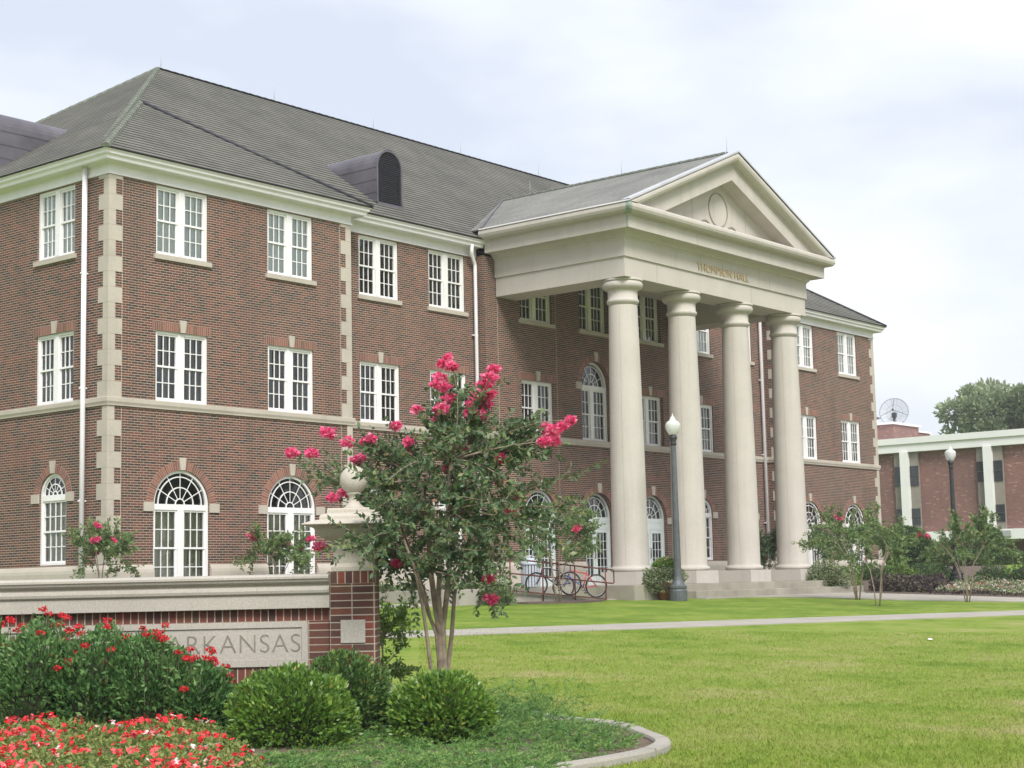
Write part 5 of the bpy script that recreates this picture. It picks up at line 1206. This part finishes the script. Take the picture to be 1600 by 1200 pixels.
pb = ray(838.5, 907); pb = pb*(29.75/pb.y); bicycle((pb.x, 29.75, rz_(pb.x)), math.radians(-32), 'dark navy bicycle left of the red one behind the ramp rail', (M['bnavy'], M['bnavy']), -.06)
# small utility thing near right lamp
p = on_ground_at(1477, 28.8); 
t = thing('flood_light', 'small grey flood light on a stub post in the right hand bed', 'flood light', (p.x, p.y, gz(p.x, p.y)))
mb = MB(); mb.tube([(0, 0, 0), (0, 0, .42)], .05, 8); mb.build('post', M['rod'], t); mb = MB(); mb.tube([(-.12, -.1, .5), (.16, .12, .56)], .12, 12); mb.build('housing', M['rod'], t)
# ------------------------------------------------------------------ far low building
XB = 93.; fb = thing('office_building', 'long low brick building with white concrete bands and pilasters beyond the hall', 'building', (XB, 40, .3))
def fbx(mb, x0, x1, y0, y1, z0, z1): mb.box(x0-XB, x1-XB, y0-40, y1-40, z0-.3, z1-.3)
mb = MB()
def fwall(mb, x, y0, y1, z0, z1): mb.poly([(x-XB, y1-40, z0-.3), (x-XB, y0-40, z0-.3), (x-XB, y0-40, z1-.3), (x-XB, y1-40, z1-.3)], [(-y1, z0), (-y0, z0), (-y0, z1), (-y1, z1)])
fwall(mb, 93.3, 8, 72, 2.3, 7.5); fwall(mb, 95.5, 8, 72, -.5, 2.0)
mb.poly([(.3, -32, 2), (30, -32, 2), (30, -32, 7.5), (.3, -32, 7.5)], [(0, 2), (30, 2), (30, 7.5), (0, 7.5)])
mb.build('wall', M['wbrick'], fb)
M['wband'] = simple('white_concrete', (.74, .75, .74), .6, .04, .5)
mb = MB(); fbx(mb, 92.85, 118, 8, 72, 7.42, 7.92); fbx(mb, 92.75, 118.1, 7.9, 72.1, 7.92, 8.30); mb.build('roof_band', M['wband'], fb)
mb = MB(); fbx(mb, 92.85, 96, 8, 72, 1.90, 2.50); mb.build('floor_band', M['wband'], fb)
pil = MB(); fbx(pil, 92.7, 93.3, -.23+40, .23+40, 2.503, 7.417); pil = pil.mesh('pilaster', M['wband'])
M['tanpanel'] = simple('tan_panel', (.24, .22, .19), .7, .1); M['fglass'] = simple('far_glass', (.035, .04, .045), .15, .2); M['bronze'] = simple('dark_bronze', (.06, .055, .05), .5, .1)
def fpart(x0, x1, y0, y1, z0, z1, nm, mat): b = MB(); fbx(b, x0, x1, 40+y0, 40+y1, z0, z1); return b.mesh(nm, M[mat])
panm = [fpart(93.1, 93.28, .23, .80, 2.503, 7.417, 'panel', 'tanpanel'), fpart(93.1, 93.28, -.80, -.23, 2.503, 7.417, 'panel', 'tanpanel')]
winm = [(fpart(93.04, 93.2, a, b_, z0, z1, 'window', 'fglass'), fpart(93.0, 93.045, a, b_, (z0+z1)/2-.03, (z0+z1)/2+.03, 'window_bar', 'bronze')) for z0, z1 in ((5.35, 6.55), (2.95, 3.95)) for a, b_ in ((.25, .78), (-.78, -.25))]
for k in range(-5, 6):
    y = 44.85+5.35*k
    if y > 71 or y < 9: continue
    Mk = Matrix.Translation((0, y-40, 0)); obj('pilaster', pil, None, fb, Mk)
    for me_ in panm: obj('panel', me_, None, fb, Mk)
    for wm, bm_ in winm: wo = obj('window', wm, None, fb, Mk); obj('window_bar', bm_, None, wo)
# penthouse
mb = MB()
def pw(x0, y0, x1, y1, z0, z1):
    L = math.hypot(x1-x0, y1-y0); mb.poly([(x0-XB, y0-40, z0-.3), (x1-XB, y1-40, z0-.3), (x1-XB, y1-40, z1-.3), (x0-XB, y0-40, z1-.3)], [(0, z0), (L, z0), (L, z1), (0, z1)])
pw(108.4, 62, 108.4, 53.1, 8.2, 10.75); pw(108.4, 53.1, 112.6, 53.1, 8.2, 10.75); pw(112.6, 53.1, 112.6, 62, 8.2, 10.75); pw(112.6, 54.0, 116.4, 54.0, 8.2, 10.55); pw(116.4, 54.0, 116.4, 62, 8.2, 10.55)
mb.build('penthouse', M['wbrick'], fb)
mb = MB(); fbx(mb, 108.25, 112.75, 52.95, 62, 10.751, 10.9); fbx(mb, 112.76, 116.5, 53.9, 62, 10.551, 10.68); mb.build('penthouse_cap', M['wband'], fb)
mb = MB(); fbx(mb, 108.3, 108.38, 55.9, 57.3, 8.4, 9.6); mb.build('roof_vent', M['rod'], fb)
mb = MB(); fbx(mb, 116.5, 117.8, 20, 53.8, 8.3, 9.15); mb.build('roof_screen', simple('roof_screen', (.16, .11, .10), .8, .1), fb)
mb = MB(); fbx(mb, 92.7, 92.85, 38.3, 38.9, 2.05, 2.4); mb.build('wall_lamp', M['rod'], fb)
# dish
dc = at_depth(1397, 644, 121); dish = thing('satellite_dish', 'round mesh satellite dish on the penthouse roof of the far building', 'satellite dish', (dc.x, dc.y, dc.z))
nrm = (-Vector((dc.x, dc.y, 0))).normalized()+Vector((-.1, .12, .22)); qd = nrm.normalized().to_track_quat('Z', 'Y').to_matrix().to_4x4()
mb = MB(); prof = [(.02, -.22), (.3, -.20), (.6, -.14), (.85, -.05), (1.05, .05)]; mb.lathe(prof, n=32, cap=False)
mm, nt_, b_ = newmat('dish_mesh'); b_.inputs['Base Color'].default_value = (.42, .44, .48, 1); b_.inputs['Alpha'].default_value = .55
mb.build('reflector', mm, dish, qd)
mb = MB()
for k in range(14):
    a = 2*math.pi*k/14; mb.tube([(r*math.cos(a), r*math.sin(a), z-.012) for r, z in prof], .013, 4, caps=False)
mb.tube([(1.05*math.cos(a), 1.05*math.sin(a), .05) for a in np.linspace(0, 6.2832, 33)], .015, 4, caps=False); mb.tube([(.6*math.cos(a), .6*math.sin(a), -.14) for a in np.linspace(0, 6.2832, 25)], .008, 4, caps=False)
for a in (1.57, 3.4, 6.0): mb.tube([(1.0*math.cos(a), 1.0*math.sin(a), .03), (0, 0, .62)], .016, 4)
mb.build('ribs', M['irondark'], dish, qd)
mb = MB(); mb.lathe([(.07, .55), (.08, .62), (.06, .74)], n=8); mb.build('feed_horn', M['irondark'], dish, qd)
mb = MB(); mb.tube([(0, 0, -1.6), (0, 0, -.25)], .09, 8); mb.box(-.18, .18, -.12, .12, -.4, -.05); mb.build('mast', M['irondark'], dish)
vt = at_depth(1369, 653, 121); t = thing('roof_vent', 'small white capped vent beside the satellite dish', 'vent', (vt.x, vt.y, 10.9))
mb = MB(); mb.lathe([(.2, -.6), (.2, .45), (.16, .5)], n=12); mb.build('stack', M['white'], t); mb = MB(); mb.lathe([(.34, .55), (.34, .58), (.02, .68)], n=12); mb.build('cap', M['irondark'], t)
# ------------------------------------------------------------------ large tree behind
def big_tree(c, rx, rz, label, seed, n, leafs=.42):
    rg = np.random.default_rng(seed); g = gz(c[0], c[1]); t = thing('broadleaf_tree', label, 'tree', (c[0], c[1], g))
    cz = c[2]-g; P, D, T_ = [], [], []; tb_ = MB(); tb_.tube([(0, 0, -.3), (.2, .1, cz*.45), (0, 0, cz*.8)], [.6, .42, .25], 9)
    for k in range(34):
        v = rg.normal(size=3); v /= np.linalg.norm(v); v[2] = v[2]*.9+.1; rr = rg.uniform(.45, .95); cc = np.array([0, 0, cz])+v*rr*np.array([rx, rx, rz]); r0 = rg.uniform(.16, .32)*rx
        tb_.tube([(0, 0, cz*.5), tuple(np.array([0, 0, cz*.6])+(cc-np.array([0, 0, cz*.6]))*.5+rg.normal(0, .3, 3)), tuple(cc)], [.22, .13, .05], 5, caps=False)
        m_ = int(n/34); u = rg.normal(size=(m_, 3)); u /= np.linalg.norm(u, axis=1)[:, None]; q = cc+u*(r0*rg.uniform(.35, 1.05, m_)[:, None])*np.array([1.15, 1.15, .75]); P.append(q); D.append(u+np.array([0, 0, .2])); T_.append(rg.normal(.45, .2, m_)+.2*u[:, 2])
    tb_.build('trunk', M['bark2'], t); obj('crown', leafmesh('crown', np.vstack(P), np.vstack(D), leafs, .6, M['lf_tree'], np.concatenate(T_)), None, t)
tc_ = at_depth(1568, 652, 140); big_tree((tc_.x, tc_.y, tc_.z), 5.4, 3.3, 'large spreading green tree rising behind the low white banded building', 201, 26000, .34)
tc_ = at_depth(1690, 670, 150); big_tree((tc_.x, tc_.y, tc_.z), 5.5, 3.6, 'second green tree behind the far building at the right edge', 202, 12000, .4)

# trees on the opposite side of the lawn: the photograph shows them mirrored in the window panes
for k, (x_, y_, h_) in enumerate([(62, -16, 10.5), (76, -20, 12), (92, -17, 10), (112, -22, 13)]):
    big_tree((x_, y_, h_*.62), 6.0, h_*.40, ['broad tree across the lawn, mirrored in the left wing windows', 'tall tree across the lawn, mirrored in the middle windows', 'rounded tree across the lawn, mirrored in the entrance windows', 'tallest tree across the lawn, mirrored in the right wing windows'][k], 300+k, 7000, .6)

mb = MB(); mb.box(-220, 330, -160, 330, -3.2, 24); hz = mb.mesh('haze')
mh = bpy.data.materials.new('haze'); mh.use_nodes = True; nth = mh.node_tree; nth.nodes.clear(); oh = nth.nodes.new('ShaderNodeOutputMaterial'); vh = nth.nodes.new('ShaderNodeVolumePrincipled')
vh.inputs['Color'].default_value = (.93, .95, 1, 1); vh.inputs['Density'].default_value = .0006; vh.inputs['Anisotropy'].default_value = .2; nth.links.new(vh.outputs[0], oh.inputs['Volume'])
tag(obj('haze', hz, mh), 'thin pale summer haze in the air over the whole lawn', 'haze', kind='stuff')
